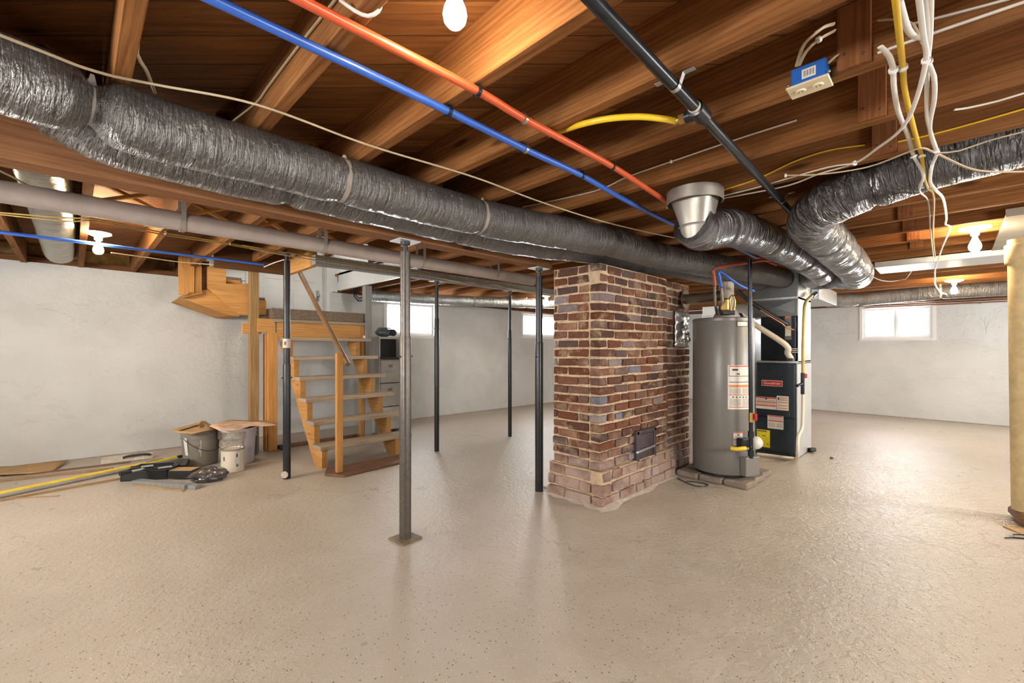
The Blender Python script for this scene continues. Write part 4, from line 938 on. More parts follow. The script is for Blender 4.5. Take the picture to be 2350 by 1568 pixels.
# fittings on the top
b = MB(); b.lathe((hx + .035, hy - .02, 0), [(.115, 1.488), (.115, 1.50), (.07, 1.58), (.064, 1.60), (.064, 1.82), (0, 1.82)], 28); b.build('draft_hood', plain('taupe_flue', (.42, .36, .30), .45, .25), wh)
b = MB(); p0, p1 = V((hx, hy, 1.695)), V((4.375, 1.913, 1.695)); b.tube([p0, p0.lerp(p1, .5), p1], .05, 24); b.lathe(p1 + V((0, -.012, 0)), [(.05, 0), (.095, 0), (.095, .012), (.05, .014)], 26, Matrix.Rotation(math.pi / 2, 3, 'X')); b.build('vent_pipe', SOOTY, wh)
b = MB(); b.tube([V((hx + .17, hy - .08, 1.487)), V((hx + .17, hy - .08, 1.535))], [.055, .03], 14); b.build('anode_cap', TOOLB, wh)
b = MB(); e = at(1673, 718, d=3.95); b.obox(e + V((0, 0, .0)), (.07, .10, .035), (0, 0, ca)); b.build('damper_box', DGREY, wh, bevel=.004)
for nm, pxs, rr_ in (('flex_connector', [(1646, 722), (1642, 700), (1640, 676), (1640, 655)], .011), ('flex_connector', [(1656, 722), (1652, 705), (1657, 690), (1655, 660)], .011)):
    b = MB(); P = spline([at(x, y, d=3.98 - .07 * i) for i, (x, y) in enumerate(pxs)], .006); b.tube(P, [rr_ * (1 + .12 * (i % 2)) for i in range(len(P))], 12); b.build(nm, STEEL, wh)
b = MB(); P = spline([at(x, y, d=3.96) for x, y in ((1676, 722), (1677, 705), (1674, 688), (1681, 678), (1687, 690), (1684, 712))], .02); b.tube(P, .008, 10); b.build('copper_loop', BRASS, wh)
b = MB(); b.obox(at(1663, 700, d=3.93), (.09, .07, .11), (0, 0, ca)); b.build('mixing_valve', BRASS, wh, bevel=.012, seg=2)
# supply pipes
def hp(label, pxs, r, m, nm='water_pipe', step=.05):
    b = MB(); b.tube(spline([at(x, y, d=q) for x, y, q in pxs], step), r, 12); return tag(b.build(nm, m), label, 'pipe')
hp('rusty red pipe dropping to the water heater connectors', [(1640, 655, 3.76), (1638, 632, 3.74), (1639, 618, 3.73), (1668, 610, 3.73), (1712, 603, 3.76), (1745, 598, 3.80), (1775, 596, 3.84)], .014, DREDP, step=.02)
hp('short red pipe above the black duct behind the gas drop', [(1742, 590, 3.9), (1760, 598, 3.9), (1782, 608, 3.9)], .013, DREDP)
hp('blue water pipe dropping behind the heater vent', [(1655, 658, 3.80), (1652, 640, 3.78), (1650, 624, 3.77), (1660, 628, 3.80), (1680, 643, 3.84), (1702, 657, 3.88), (1730, 668, 3.93)], .012, BLUEP, step=.02)
gd = thing('gas_drop', 'black vertical gas drop pipe before the water heater, red valve low down', 'pipe', at(1722, 1052, d=3.7))
b = MB(); b.tube([at(1721, 596, d=3.70), at(1722, 800, d=3.70), at(1724, 1052, d=3.70)], .0165, 16); b.build('pipe_run', IRON, gd)
b = MB(); c = at(1724, 958, d=3.70); b.tube([c - V((0, 0, .04)), c + V((0, 0, .04))], .022, 12); b.build('valve_body', BRASS, gd)
b = MB(); c2 = at(1733, 957, d=3.67); b.obox(c2, (.022, .035, .055), (0, 0, -.8)); b.build('red_handle', REDK, gd, bevel=.006, seg=2)
for py in (997, 1040):
    b = MB(); c = at(1723.5, py, d=3.70); b.tube([c - V((0, 0, .026)), c + V((0, 0, .026))], .025, 12); b.build('pipe_fitting', IRON, gd)
b = MB(); b.tube([at(1724, 1022, d=3.7), at(1720, 1028, d=3.69)], .014, 10); b.build('side_nipple', IRON, gd)
cable('dark thin cord curled on the floor at the paver pad', [at(1555, 1098, z=.005), at(1585, 1112, z=.005), at(1605, 1117, z=.005), at(1625, 1113, z=.005), at(1600, 1107, z=.005), at(1575, 1105, z=.005)], .004, IRON, name='cord', cat='cord')

# ================================================================== FURNACE
fx, fy0, fy1 = 5.50, 1.178, 1.572
fu = thing('furnace', 'dark blue-grey gas furnace with red badge and yellow tag beside the water heater', 'furnace', (5.8, 1.37, 0))
b = MB(); b.box((fx + .018, fy0, .0), (fx + .72, fy1, 1.04)); b.build('cabinet', FURN, fu, bevel=.004)
b = MB(); b.box((fx + .03, fy0 - .006, .012), (fx + .70, fy0 - .001, 1.03)); b.build('side_panel', GALVW, fu)
b = MB(); b.box((fx, fy0 + .012, .44), (fx + .016, fy1 - .012, 1.02)); up = b.build('upper_door', FURN, fu, bevel=.004); ORG[up.name] = ORG[fu.name]
b = MB(); b.box((fx, fy0 + .012, .06), (fx + .016, fy1 - .012, .432)); lo_ = b.build('lower_door', FURN, fu, bevel=.004); ORG[lo_.name] = ORG[fu.name]
def fz(py): return CH + (HY - py) / FX * 4.80
def fyy(px): return at(px, 800, X=fx).y
def lab(nm, par, xa, xb, pa, pb, m, k=1):
    q = MB(); q.box((fx - .0012 * k, fyy(xb), fz(pb)), (fx - .0012 * (k - 1) - .0001, fyy(xa), fz(pa))); o = q.build(nm, m, par); ORG[o.name] = ORG[fu.name]; return o
l = lab('brand_badge', up, 1748, 1796, 874.5, 888, PAPER); lab('badge_face', l, 1749.2, 1794.8, 875.6, 886.9, REDK, 2)
cu = bpy.data.curves.new('badge_text', 'FONT'); cu.body = 'Goodman'; cu.size = .05; cu.align_x = 'CENTER'; cu.align_y = 'CENTER'; cu.extrude = .0008
to = bpy.data.objects.new('tmp', cu); C.objects.link(to); bpy.context.view_layer.update()
me = bpy.data.meshes.new_from_object(to.evaluated_get(bpy.context.evaluated_depsgraph_get())); bpy.data.objects.remove(to)
o = bpy.data.objects.new('badge_lettering', me); C.objects.link(o); me.materials.clear(); me.materials.append(PAPER); o.parent = up
o.matrix_local = Matrix.Translation(V((fx - .0032, (fyy(1749) + fyy(1795)) / 2, fz(881.2))) - ORG[fu.name]) @ Matrix(((0, 0, -1, 0), (-1, 0, 0, 0), (0, 1, 0, 0), (0, 0, 0, 1))) @ Matrix.Diagonal(V((.83, .83, 1, 1)))
l = lab('door_label', up, 1734.5, 1781.5, 914, 942.5, PAPER)
for pa, pb, m in ((914.3, 917.5, REDI), (925, 927, REDI), (933, 935.5, REDI)): lab('red_bar', l, 1735, 1781, pa, pb, m, 2)
lab('fine_print', l, 1737, 1779, 919.5, 924, PALEINK, 2); lab('fine_print', l, 1737, 1779, 928, 932, PALEINK, 2); lab('print_mark', l, 1756, 1760.5, 916, 920, INK, 3)
l = lab('door_label', up, 1782.5, 1810, 909.5, 942.5, PAPER)
for pa in (913, 918, 923.5, 931, 937): lab('orange_bar', l, 1789 if pa < 920 else 1784.5, 1808.5, pa, pa + 1.6, ORI, 2)
lab('print_mark', l, 1785, 1788.5, 913.5, 918.5, INK, 2)
l = lab('lower_label', lo_, 1761.5, 1798, 956, 987, PAPER)
for pa, pb, m in ((956.5, 959, REDI), (967.5, 970, REDI)): lab('red_bar', l, 1763, 1796.5, pa, pb, m, 2)
lab('fine_print', l, 1763.5, 1779, 973, 984, PALEINK, 2); lab('fine_print', l, 1782, 1796.5, 973, 984, PALEINK, 2); lab('fine_print', l, 1763.5, 1796, 960.5, 966, PALEINK, 2)
l = lab('yellow_tag', lo_, 1737, 1767, 992, 1033, YELI); lab('print_bar', l, 1738.5, 1759, 994.2, 996.2, INK, 2); lab('print_mark', l, 1748, 1757, 1005.5, 1007, INK, 2); lab('print_mark', l, 1760.5, 1763, 1024, 1026, INK, 2)
b = MB(); b.lathe((fx - .0, (fyy(1764) + fyy(1780)) / 2, fz(857)), [(.030, 0), (.030, .003), (.024, .003), (.024, .0005)], 24, Matrix.Rotation(-math.pi / 2, 3, 'Y')); b.build('sight_glass_ring', DGREY, fu)
for py in (840, 948, 952):
    for px in (1736, 1811):
        b = MB(); b.sphere((fx - .001, fyy(px), fz(py)), .005, seg=8, rings=6); b.build('door_screw', STEEL, fu)
b = MB(); b.box((fx + .078, fy0 + .02, 1.062), (fx + .66, fy1 - .03, 1.555)); b.build('coil_cabinet', FURNB, fu, bevel=.004)
b = MB(); b.box((fx + .02, fy0 - .004, 1.041), (fx + .70, fy1, 1.061)); b.build('cabinet_flange', GALV, fu)
b = MB(); b.box((fx + .073, fyy(1812), fz(780)), (fx + .0778, fyy(1797), fz(724))); l = b.build('coil_tag', PLEN, fu); ORG[l.name] = ORG[fu.name]
b = MB(); b.box((fx + .071, fyy(1811), fz(771)), (fx + .0729, fyy(1798), fz(748))); b.build('tag_face', PAPER, l); b = MB(); b.box((fx + .071, fyy(1811), fz(730)), (fx + .0729, fyy(1798), fz(724.5))); b.build('tag_bar', ORI, l)
for py in (800, 804, 808): b = MB(); b.box((fx + .0765, fyy(1829), fz(py + 1.5)), (fx + .0778, fyy(1812), fz(py))); b.build('vent_slot', PAPER, fu)
b = MB(); xa, xb, ya, yb_, za, zb = fx + .05, fx + .68, fy0 + .0, fy1 + .04, 1.556, 2.07
b.box((xa, ya, za), (xb, yb_, zb)); 
q = b.pts([(xa - .001, ya + .02, za + .02), (xa - .001, yb_ - .02, za + .02), (xa - .001, yb_ - .02, 1.73), (xa - .001, ya + .02, 1.73), (xa - .009, (ya + yb_) / 2, 1.655)])
for i in range(4): b.face((q + i, q + (i + 1) % 4, q + 4))
b.build('plenum', PLEN, fu)
b = MB(); b.box((xa - .003, ya - .004, 1.745), (xb + .003, yb_ + .003, 1.765)); b.build('plenum_band', GALV, fu)
b = MB(); b.box((fx + .08, fy0 - .004, 1.05), (xb, fy0 + .0, 2.05)); b.build('plenum_side', GALVW, fu)
b = MB(); b.box((5.78, 1.66, 0), (6.2, 2.28, 1.74)); b.box((5.775, 1.655, 1.6), (6.205, 2.285, 1.62)); tag(b.build('return_duct', GALVW, bevel=.004), 'pale galvanised return air duct standing behind the water heater', 'duct')
b = MB(); b.tube(spline([V((5.535, 1.235, 1.066)), V((5.532, 1.236, 1.10)), V((5.51, 1.26, 1.15)), at(1803, 792, X=5.47), at(1732, 745, X=5.38), at(1700, 722, X=5.36)], .02), .030, 18); o = tag(b.build('exhaust_pipe', PVC), 'cream plastic exhaust pipe slanting up from the furnace top', 'pipe')
b = MB(); b.tube([V((5.535, 1.235, 1.063)), V((5.534, 1.235, 1.095))], .037, 18); b.build('rubber_coupling', DGREY, o)
b = MB(); b.tube(spline([at(1692, 668, X=5.28), at(1715, 688, X=5.30), at(1750, 711, X=5.36), at(1788, 735, X=5.45), at(1806, 745, X=5.53)], .03), .024, 14); tag(b.build('insulated_line', DUCTB), 'black insulated refrigerant line slanting to the furnace coil', 'pipe')
b = MB(); b.tube(spline([at(1745, 712, X=5.25), at(1770, 728, X=5.30), at(1795, 743, X=5.37), at(1806, 753, X=5.42), at(1822, 757, X=5.50)], .03), .007, 10); tag(b.build('copper_line', plain('copper', (.65, .25, .12), .3, .9), ), 'thin copper line under the black insulated line', 'pipe')
gl = thing('furnace_gas_line', 'yellow gas line with red valve running down the furnace side', 'pipe', at(1834, 1052, z=.03))
b = MB(); b.tube(spline([at(1868, 677, Y=1.09), at(1859, 683, Y=1.09), at(1848, 697, Y=1.09), at(1845, 730, Y=1.09), at(1843, 800, Y=1.09), at(1843, 858, Y=1.09)], .03), .0155, 14); b.build('yellow_flex', plain('aged_yellow', (.52, .38, .10), .4, var=.15), gl)
b = MB(); b.tube([at(1872, 673, Y=1.09), at(1864, 680, Y=1.09)], .022, 12); b.build('black_elbow', IRON, gl)
b = MB(); b.tube([at(1842, 856, Y=1.09), at(1842, 905, Y=1.09)], [.018, .018], 12); b.tube([at(1842, 880, Y=1.09), at(1829, 886, Y=1.12)], .014, 10); b.build('iron_fittings', IRON, gl)
b = MB(); b.obox(at(1848, 863, Y=1.07), (.03, .03, .045), (0, 0, .6)); b.build('red_handle', REDK, gl, bevel=.005)
b = MB(); b.tube(spline([at(1843, 905, Y=1.09), at(1842, 960, Y=1.09), at(1840, 985, Y=1.09), at(1832, 1003, Y=1.09), at(1830, 1040, Y=1.09), at(1827, 1052, z=.03), at(1800, 1050, z=.03), at(1770, 1046, z=.03), at(1738, 1042, z=.03)], .02), .016, 12); tag(b.build('condensate_pipe', PVC), 'cream drain pipe down the furnace corner and along its foot', 'pipe')
b = MB(); c = at(1849, 1036, z=.03); b.obox(c + V((.14, -.03, .0)), (.12, .06, .045), (0, .25, .5)); tag(b.build('rubber_wedge', TOOLB, bevel=.008), 'dark rubber wedge on the floor at the furnace corner', 'wedge')

# ================================================================== STAIRS
st = thing('staircase', 'open wooden basement stairs with worn treads and a carpeted landing', 'stairs', (2.2, 4.9, 0))
RS, RN, Y1 = .2215, .196, 4.40; SX0, SX1 = 1.735, 2.765; LZ = 1.55
for k in range(6):
    z = RS * (k + 1); y = Y1 + RN * k
    b = MB(); b.box((SX0 - .005 + .004 * (k % 2), y, z - .04), (SX1, y + .235, z)); b.build('tread', TREAD, st, bevel=.003)
def stringer(x0, x1):
    p = [V((x0, Y1 + .035, 0))]
    for k in range(6):
        z = RS * (k + 1) - .0405; y = Y1 + .035 + RN * k; p += [V((x0, y, z)), V((x0, y + RN, z))]
    p += [V((x0, Y1 + .035 + RN * 6, LZ - .20)), V((x0, Y1 + .13 + RN * 6 - .02, LZ - .30)), V((x0, Y1 + .13 + .10, 0))]
    b = MB(); b.prism(p, (x1 - x0, 0, 0)); return b.build('stringer', PINEY, st)
stringer(SX0 + .02, SX0 + .075); stringer(SX1 - .19, SX1 - .135)
ly = Y1 + RN * 6 + .02
b = MB(); b.box((1.66, ly, LZ - .04), (2.79, ly + .10, LZ - .003)); b.build('landing_nosing', TREAD, st, bevel=.003)
b = MB(); b.box((1.64, ly + .012, LZ - .002), (2.775, 6.535, LZ + .125)); b.build('carpet', CARPET, st, bevel=.012, seg=2)
b = MB(); b.box((1.70, ly + .03, LZ - .24), (2.74, ly + .07, LZ - .042)); b.build('landing_joist', PINEX, st)
b = MB(); b.box((1.50, ly + .03, LZ - .16), (1.68, ly + .075, LZ - .003)); b.box((1.36, ly + .09, LZ - .18), (1.55, ly + .14, LZ - .06)); b.build('landing_beam', PINEX, st)
def upright(nm, x, y, w, d, z1, m, z0=0): b = MB(); b.box((x - w / 2, y - d / 2, z0), (x + w / 2, y + d / 2, z1)); return b.build(nm, m, st, bevel=.003)
upright('newel_post', 1.475, 5.70, .09, .09, 2.105, OAKZ); upright('landing_post', 1.655, 5.665, .10, .088, LZ - .16, PINEZ, 0)
upright('landing_post', 1.60, 5.70, .03, .09, LZ - .18, PINEZ)
upright('rail_post', 1.785, 4.105, .06, .045, 1.155, PINEZ, .0265)
b = MB(); b.tube([(1.835, 4.03, 1.05), (1.815, 4.62, 1.56), (1.80, 5.18, 2.06)], .024, 18); b.build('handrail', RAILW, st)
gp = MB(); gp.box((2.80, 5.61, 0), (2.895, 5.705, 2.058)); tag(gp.build('stair_post', GREYW, bevel=.004), 'grey painted square post between the stairs and the file cabinet', 'post')
b = MB(); b.box((2.745, 5.622, 0), (2.795, 5.70, 1.505)); tag(b.build('brown_stud', PINEZ, bevel=.002), 'brown wooden stud against the grey square post', 'stud')
# upper carpeted flight along the wall
uf = thing('upper_stairs', 'short upper flight of carpeted wooden steps rising from the landing along the wall', 'stairs', (1.2, 5.9, 1.6))
for k, (px0, px1, py) in enumerate(((583, 634, 690), (519, 584, 648))):
    a_, b_ = at(px0, py, Y=5.80), at(px1, py, Y=5.80); z = (1.775, 1.985)[k]
    x1 = (1.61, 1.365)[k]; x0 = x1 - .27
    b = MB(); b.box((x0, 5.80, z - .035), (x1 + .005, 6.54, z)); b.build('step_board', PINEX, uf, bevel=.003)
    b = MB(); b.box((x0 + .005, 5.795, z), (x1 + .012, 6.54, z + .03)); b.box((x1 + .0055, 5.795, z - .03), (x1 + .018, 6.54, z + .002)); b.build('step_carpet', CARPET, uf, bevel=.004)
P = lambda px, py, y=5.79: at(px, py, Y=y)
b = MB(); b.prism([P(560, 724), P(551, 722), P(476, 662), P(476, 612), P(519, 612), P(519, 651), P(577, 651), P(577, 689), P(611, 690), P(611, 722)], (0, .045, 0)); b.build('stringer', PINEX, uf)
b = MB(); b.prism([P(548, 726, 5.84), P(525, 724, 5.84), P(415, 684, 5.84), P(436, 672, 5.84), P(480, 664, 5.84), P(553, 722, 5.84)], (0, .68, 0)); b.build('soffit_board', PINEX, uf)
b = MB(); b.prism([P(416, 575, 5.74), P(447, 575, 5.74), P(446, 672, 5.74), P(430, 672, 5.74), P(428, 678, 5.74), P(410, 676, 5.74), P(410, 590, 5.74)], (0, .035, 0)); b.build('hanging_stud', PINEZ, uf, bevel=.003)
b = MB(); b.prism([P(447, 609, 5.76), P(463, 609, 5.76), P(463, 668, 5.76), P(447, 674, 5.76)], (0, .05, 0)); b.build('hanging_stud', PINEZ, uf, bevel=.003)
b = MB(); b.prism([P(462, 600, 5.9), P(480, 600, 5.9), P(480, 668, 5.9), P(462, 672, 5.9)], (0, .04, 0)); b.build('dark_stud', DARKX, uf)  # dark brown board behind the hanging studs
b = MB(); b.prism([P(416, 679, 5.765), P(464, 668, 5.765), P(464, 674, 5.765), P(420, 684, 5.765)], (0, .2, 0)); b.build('stud_foot', PINEX, uf)
# old plate on the floor behind and before the stairs
b = MB(); b.box((1.72, 5.66, 0), (2.72, 5.70, .045)); tag(b.build('floor_plate', BROWNB, bevel=.004), 'worn brown board on the floor behind the stairs', 'board')
b = MB(); b.prism([at(745, 1093, z=.002), at(790, 1096, z=.002), at(930, 1062, z=.002), at(925, 1046, z=.002), at(800, 1070, z=.002), at(750, 1078, z=.002)], (0, 0, .022)); tag(b.build('bottom_plate', BROWNB, bevel=.004), 'splintered brown board on the floor before the lowest tread', 'board')
b = MB(); b.sphere((2.65, 5.34, RS * 6 + .02), .016, (1, 1, 1.2), 12, 8); tag(b.build('white_bottle', PORC), 'small white bottle standing on the topmost tread', 'bottle')
# file cabinet and radio
cx0, cx1, cy0, cy1, cz = 3.03, 3.37, 5.66, 6.30, 1.365
fc = thing('file_cabinet', 'grey four drawer file cabinet with its topmost drawer missing', 'file cabinet', (3.2, 5.98, 0))
b = MB(); t_ = .018; zo = cz - .315
b.box((cx0, cy0, 0), (cx0 + t_, cy1, cz)); b.box((cx1 - t_, cy0, 0), (cx1, cy1, cz)); b.box((cx0 + t_, cy0, cz - .03), (cx1 - t_, cy1, cz)); b.box((cx0 + t_, cy1 - t_, 0), (cx1 - t_, cy1, cz - .03)); b.box((cx0 + t_, cy0 + .03, zo - .01), (cx1 - t_, cy1 - t_, zo)); b.build('carcass', FILEC, fc)
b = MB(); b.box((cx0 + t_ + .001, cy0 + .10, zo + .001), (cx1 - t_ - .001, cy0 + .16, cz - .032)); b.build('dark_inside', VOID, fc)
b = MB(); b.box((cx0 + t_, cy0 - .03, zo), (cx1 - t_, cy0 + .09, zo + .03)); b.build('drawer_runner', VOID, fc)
for k in range(3):
    z1 = zo - .012 - k * .335; z0_ = z1 - .325
    b = MB(); b.box((cx0 + t_ + .003, cy0 - .006, z0_), (cx1 - t_ - .003, cy0 + .02, z1)); d = b.build('drawer', FILEC, fc, bevel=.004); ORG[d.name] = ORG[fc.name]; xm = (cx0 + cx1) / 2
    b = MB(); b.box((xm - .045, cy0 - .011, z1 - .115), (xm + .035, cy0 - .007, z1 - .06)); h = b.build('card_holder', STEEL, d); ORG[h.name] = ORG[fc.name]
    b = MB(); b.box((xm - .030, cy0 - .0125, z1 - .105), (xm + .022, cy0 - .0105, z1 - .07)); b.build('card', PLEN, d)
    b = MB(); b.box((xm - .06, cy0 - .03, z1 - .175), (xm + .06, cy0 - .014, z1 - .160)); b.box((xm - .055, cy0 - .016, z1 - .172), (xm - .045, cy0 - .005, z1 - .163)); b.box((xm + .045, cy0 - .016, z1 - .172), (xm + .055, cy0 - .005, z1 - .163)); b.build('pull_handle', STEEL, d)
ra = thing('portable_radio', 'small dark portable radio standing on the file cabinet', 'radio', (3.17, 5.82, cz))
b = MB(); b.sphere((3.19, 5.80, cz + .062), .062, (2.35, 1.15, 1.0), 28, 14); b.build('body', PLASTIC, ra)
b = MB(); b.sphere((3.12, 5.755, cz + .066), .045, (1.5, .75, .9), 20, 10); b.build('cassette_front', PLEN, ra)
b = MB(); b.lathe((3.285, 5.735, cz + .062), [(.05, 0), (.05, .02), (.035, .024), (0, .018)], 22, Matrix.Rotation(math.pi / 2, 3, 'X')); b.build('speaker', TOOLB, ra)
b = MB(); b.tube(spline([(3.07, 5.80, cz + .09), (3.10, 5.80, cz + .125), (3.2, 5.8, cz + .13), (3.28, 5.80, cz + .125), (3.31, 5.80, cz + .09)], .02), .009, 8); b.build('carry_handle', PLASTIC, ra)

# ================================================================== BUCKETS AND CLUTTER BY THE WALL
def bucket(label, x, y, r0, r1, h, mat, ang, strip=None, drips=()):
    t = thing('paint_bucket', label, 'bucket', (x, y, 0))
    b = MB(); b.lathe((x, y, 0), [(0, .002), (r0 - .004, .002), (r0, .008), (r0 + (r1 - r0) * .74, h * .74), (r1 + .006, h * .745), (r1 + .006, h * .765), (r1, h * .775), (r1 + .001, h * .845), (r1 + .007, h * .85), (r1 + .007, h * .87), (r1 + .002, h * .88), (r1 + .003, h * .965), (r1 + .011, h * .97), (r1 + .011, h), (r1 - .004, h), (r1 - .010, h * .95), (r0 - .008, .02), (0, .02)], 40); b.build('pail', mat, t)
    P = []
    for k in range(13):
        a = math.pi * k / 12; w = V((math.cos(ang), math.sin(ang), 0)); o = V((-math.sin(ang), math.cos(ang), 0)); P.append(V((x, y, h * .80)) + w * (r1 + .016) * math.cos(a) - o * math.sin(a) * (r1 + .012) + V((0, 0, -math.sin(a) * .15)))
    b = MB(); b.tube(P, .0028, 8); b.build('wire_handle', DGREY, t)
    rad = lambda z: r1 + .0088 if z > .2745 else r0 + (r1 - r0) * z / h + .0015
    for (a0, a1, z0, z1, m, nm) in drips:
        b = MB(); n = 26; q = b.pts([(x + rad(z) * math.cos(a0 + (a1 - a0) * i / n), y + rad(z) * math.sin(a0 + (a1 - a0) * i / n), z) for z in (z0, z1) for i in range(n + 1)])
        for i in range(n): b.face((q + i, q + i + 1, q + n + 2 + i, q + n + 1 + i), True)
        b.build(nm, m, t)
    return t
b1x, b1y = at(461, 1064, z=0).x, at(461, 1064, z=0).y; fa = math.atan2(-b1y, -b1x)
bucket('taupe paint bucket under the torn tan cardboard', b1x, b1y, .148, .170, .375, BUCKG, fa + 2.2, drips=[(fa - .02, fa + .02, .10, .27, SPLAT, 'paint_drip'), (fa - .35, fa - .05, .09, .22, plain('faded_label', (.21, .18, .145), .6), 'faded_label'), (fa - .95, fa - .72, .12, .30, PAPER, 'paper_label'), (fa - .1, fa - .04, .15, .20, SPLAT, 'paint_drip')])
b2x, b2y = at(546, 1062, z=0).x, at(546, 1062, z=0).y
bucket('white paint bucket streaked with taupe paint, behind the small paint can', b2x, b2y, .146, .168, .375, BUCKW, fa - .9, drips=[(fa - 1.7, fa + .30, .03, .274, SMEAR, 'paint_smear'), (fa - 1.2, fa - .75, .06, .2, SPLAT, 'paint_smear'), (fa - 1.7, fa + .34, .2746, .350, SMEAR, 'paint_smear')])
def sheet(label, poly, z, th, mat, name='cardboard_sheet', curl=.02, cat='cardboard', n=10):
    # a thin flap with gently curled edges
    pts = [V(p) for p in poly]; c = sum(pts, V()) / len(pts); b = MB(); rings = []
    for r in range(4):
        u = r / 3; rings.append(b.pts([c.lerp(p, u) + V((0, 0, z + curl * u * u * math.sin(i * 2.3 + 1))) for i, p in enumerate(pts)]) if r else None)
    cc = b.pts([c + V((0, 0, z))]); m = len(pts)
    for i in range(m): b.face((cc, rings[1] + i, rings[1] + (i + 1) % m), True)
    for r in (1, 2):
        for i in range(m): b.face((rings[r] + i, rings[r] + (i + 1) % m, rings[r + 1] + (i + 1) % m, rings[r + 1] + i), True)
    o = b.build(name, mat); md = o.modifiers.new('thick', 'SOLIDIFY'); md.thickness = th; md.offset = 1; return tag(o, label, cat)
zt = .378
F = lambda z, *p: [at(x, y, z=z) for x, y in p]
flat0 = lambda pts: [V((p.x, p.y, 0)) for p in pts]
sheet('torn tan cardboard lying on the taupe bucket', flat0(F(zt + .01, (392, 988), (408, 992), (440, 994), (478, 990), (492, 984), (486, 976), (470, 968), (440, 972))), zt + .01, .004, CARDB, curl=.012)
o = sheet('paint stained cardboard lid on the white bucket', flat0(F(zt, (480, 984), (505, 992), (545, 990), (575, 984), (605, 980), (636, 980), (612, 971), (575, 967), (535, 968), (500, 972))), zt + .014, .004, CARDP, curl=.012)
b = MB(); b.prism(F(zt + .02, (403, 986), (450, 972), (456, 975), (410, 989)), (0, 0, .004)); tag(b.build('cardboard_flap', CARDB), 'narrow tan cardboard flap on the taupe bucket', 'cardboard')
b = MB(); c = at(462, 975, z=.42); b.obox((c.x, c.y, .418), (.012, .05, .085), (.7, .25, -.9)); tag(b.build('cardboard_flap', CARDB), 'cardboard strip standing up on the taupe bucket', 'cardboard')
pcx, pcy = at(534, 1081, z=0).x, at(534, 1081, z=0).y
pc = thing('paint_can', 'small cream paint can with wire bail before the white bucket', 'paint can', (pcx, pcy, 0)); r = .098; h = .225; a = math.atan2(-pcy, -pcx)
b = MB(); b.lathe((pcx, pcy, 0), [(0, .002), (r, .002), (r + .003, .006), (r, .012), (r, h - .012), (r + .004, h - .008), (r + .004, h - .001), (r - .006, h), (r - .010, h - .008), (0, h - .008)], 36); b.build('can', CANM, pc)
b = MB(); b.lathe((pcx, pcy, 0), [(r + .0005, h - .013), (r + .005, h - .008), (r + .005, h), (r - .007, h + .001)], 36); b.build('rim', plain('tin_rim', (.40, .37, .32), .35, .7), pc)
def canp(nm, a0, a1, z0, z1, m):
    b = MB(); b.arc((pcx, pcy), r + .0012, a0, a1, z0, z1, 8); b.build(nm, m, pc)
canp('white_panel', a + .35, a + .62, .035, .19, PAPER); canp('print_mark', a - .85, a - .72, .12, .16, INK); canp('barcode', a + .30, a + .52, .055, .085, INK); canp('print_mark', a - .85, a - .78, .03, .05, INK); canp('print_block', a + .20, a + .6, .09, .135, PALEINK)
b = MB(); e = V((pcx + (r + .002) * math.cos(a + .35), pcy + (r + .002) * math.sin(a + .35), .165)); b.sphere(e, .018, (.4, .4, 1.1), 12, 8); b.build('bail_ear', INK, pc)
b = MB(); b.tube(spline([e, e + V((.03, .02, .06)), e + V((.045, .05, .10)), e + V((.02, .06, .075))], .02), .003, 6); b.build('bail_wire', STEEL, pc)
b = MB(); c = at(586, 1015, z=.15); b.obox((c.x, c.y + .05, .17), (.03, .07, .33), (0, 0, .5)); tag(b.build('blue_level', plain('blue_plastic', (.05, .10, .17), .4), bevel=.004), 'dark blue slim plastic tool case standing behind the white bucket', 'tool case')
b = MB(); c = at(632, 1029, z=.02); b.obox((c.x + .075, c.y - .03, .03), (.09, .06, .058), (0, 0, .2)); tag(b.build('stone_chunk', DGREY, bevel=.012), 'dark chunk on the floor beside the landing post', 'stone')
# floor pieces along the wall
def stick(label, a, b_, w, h, m, name='wood_strip', cat='wood strip', z=.0, bev=.002):
    p, q = at(*a, z=0), at(*b_, z=0); p.z = q.z = z + h / 2 + .001; k = MB(); k.bar(p, q, w, h); return tag(k.build(name, m, bevel=bev), label, cat)
ep = thing('extension_pole', 'yellow and grey extension pole lying on the floor toward the buckets', 'pole', at(200, 1093, z=0))
P0, P1, P2 = at(-60, 1146, z=.03), at(405, 1050, z=.03), at(421, 1047, z=.03)
b = MB(); b.tube([P0, P1], .019, 16); b.build('yellow_tube', plain('pole_yellow', (.80, .60, .06), .35), ep)
b = MB(); b.tube([P1, P2], .017, 14); b.build('black_end', TOOLB, ep)
dd = (P1 - P0).normalized(); sd_ = V((dd.y, -dd.x, 0)); 
b = MB(); b.tube([P0 + sd_ * .034 - V((0, 0, .013)), P1 + sd_ * .034 - V((0, 0, .013))], .015, 14); b.build('grey_tube', plain('pole_grey', (.30, .29, .27), .4), ep)
b = MB()
for k in range(6): u = .80 + .018 * k; c = P0.lerp(P1, u) + V((0, 0, .0185)) + sd_ * .006; b.bar(c, c + dd * .028, .012, .002)
b.build('print_mark', INK, ep)
stick('thin worn wood strip in front of the yellow extension pole', (-40, 1158), (345, 1088), .03, .014, LATH)
stick('thin worn wood strip between cardboard and extension pole', (-40, 1110), (260, 1077), .035, .014, LATH)
stick('dark thin lath nearest the white wall behind the trowel', (60, 1090), (300, 1062), .03, .01, BROWNB)
sheet('flat brown cardboard lying on the floor by the wall', flat0(F(0, (-30, 1098), (70, 1090), (120, 1083), (158, 1062), (90, 1064), (30, 1074), (-30, 1078))), .014, .004, CARDB, curl=.012)
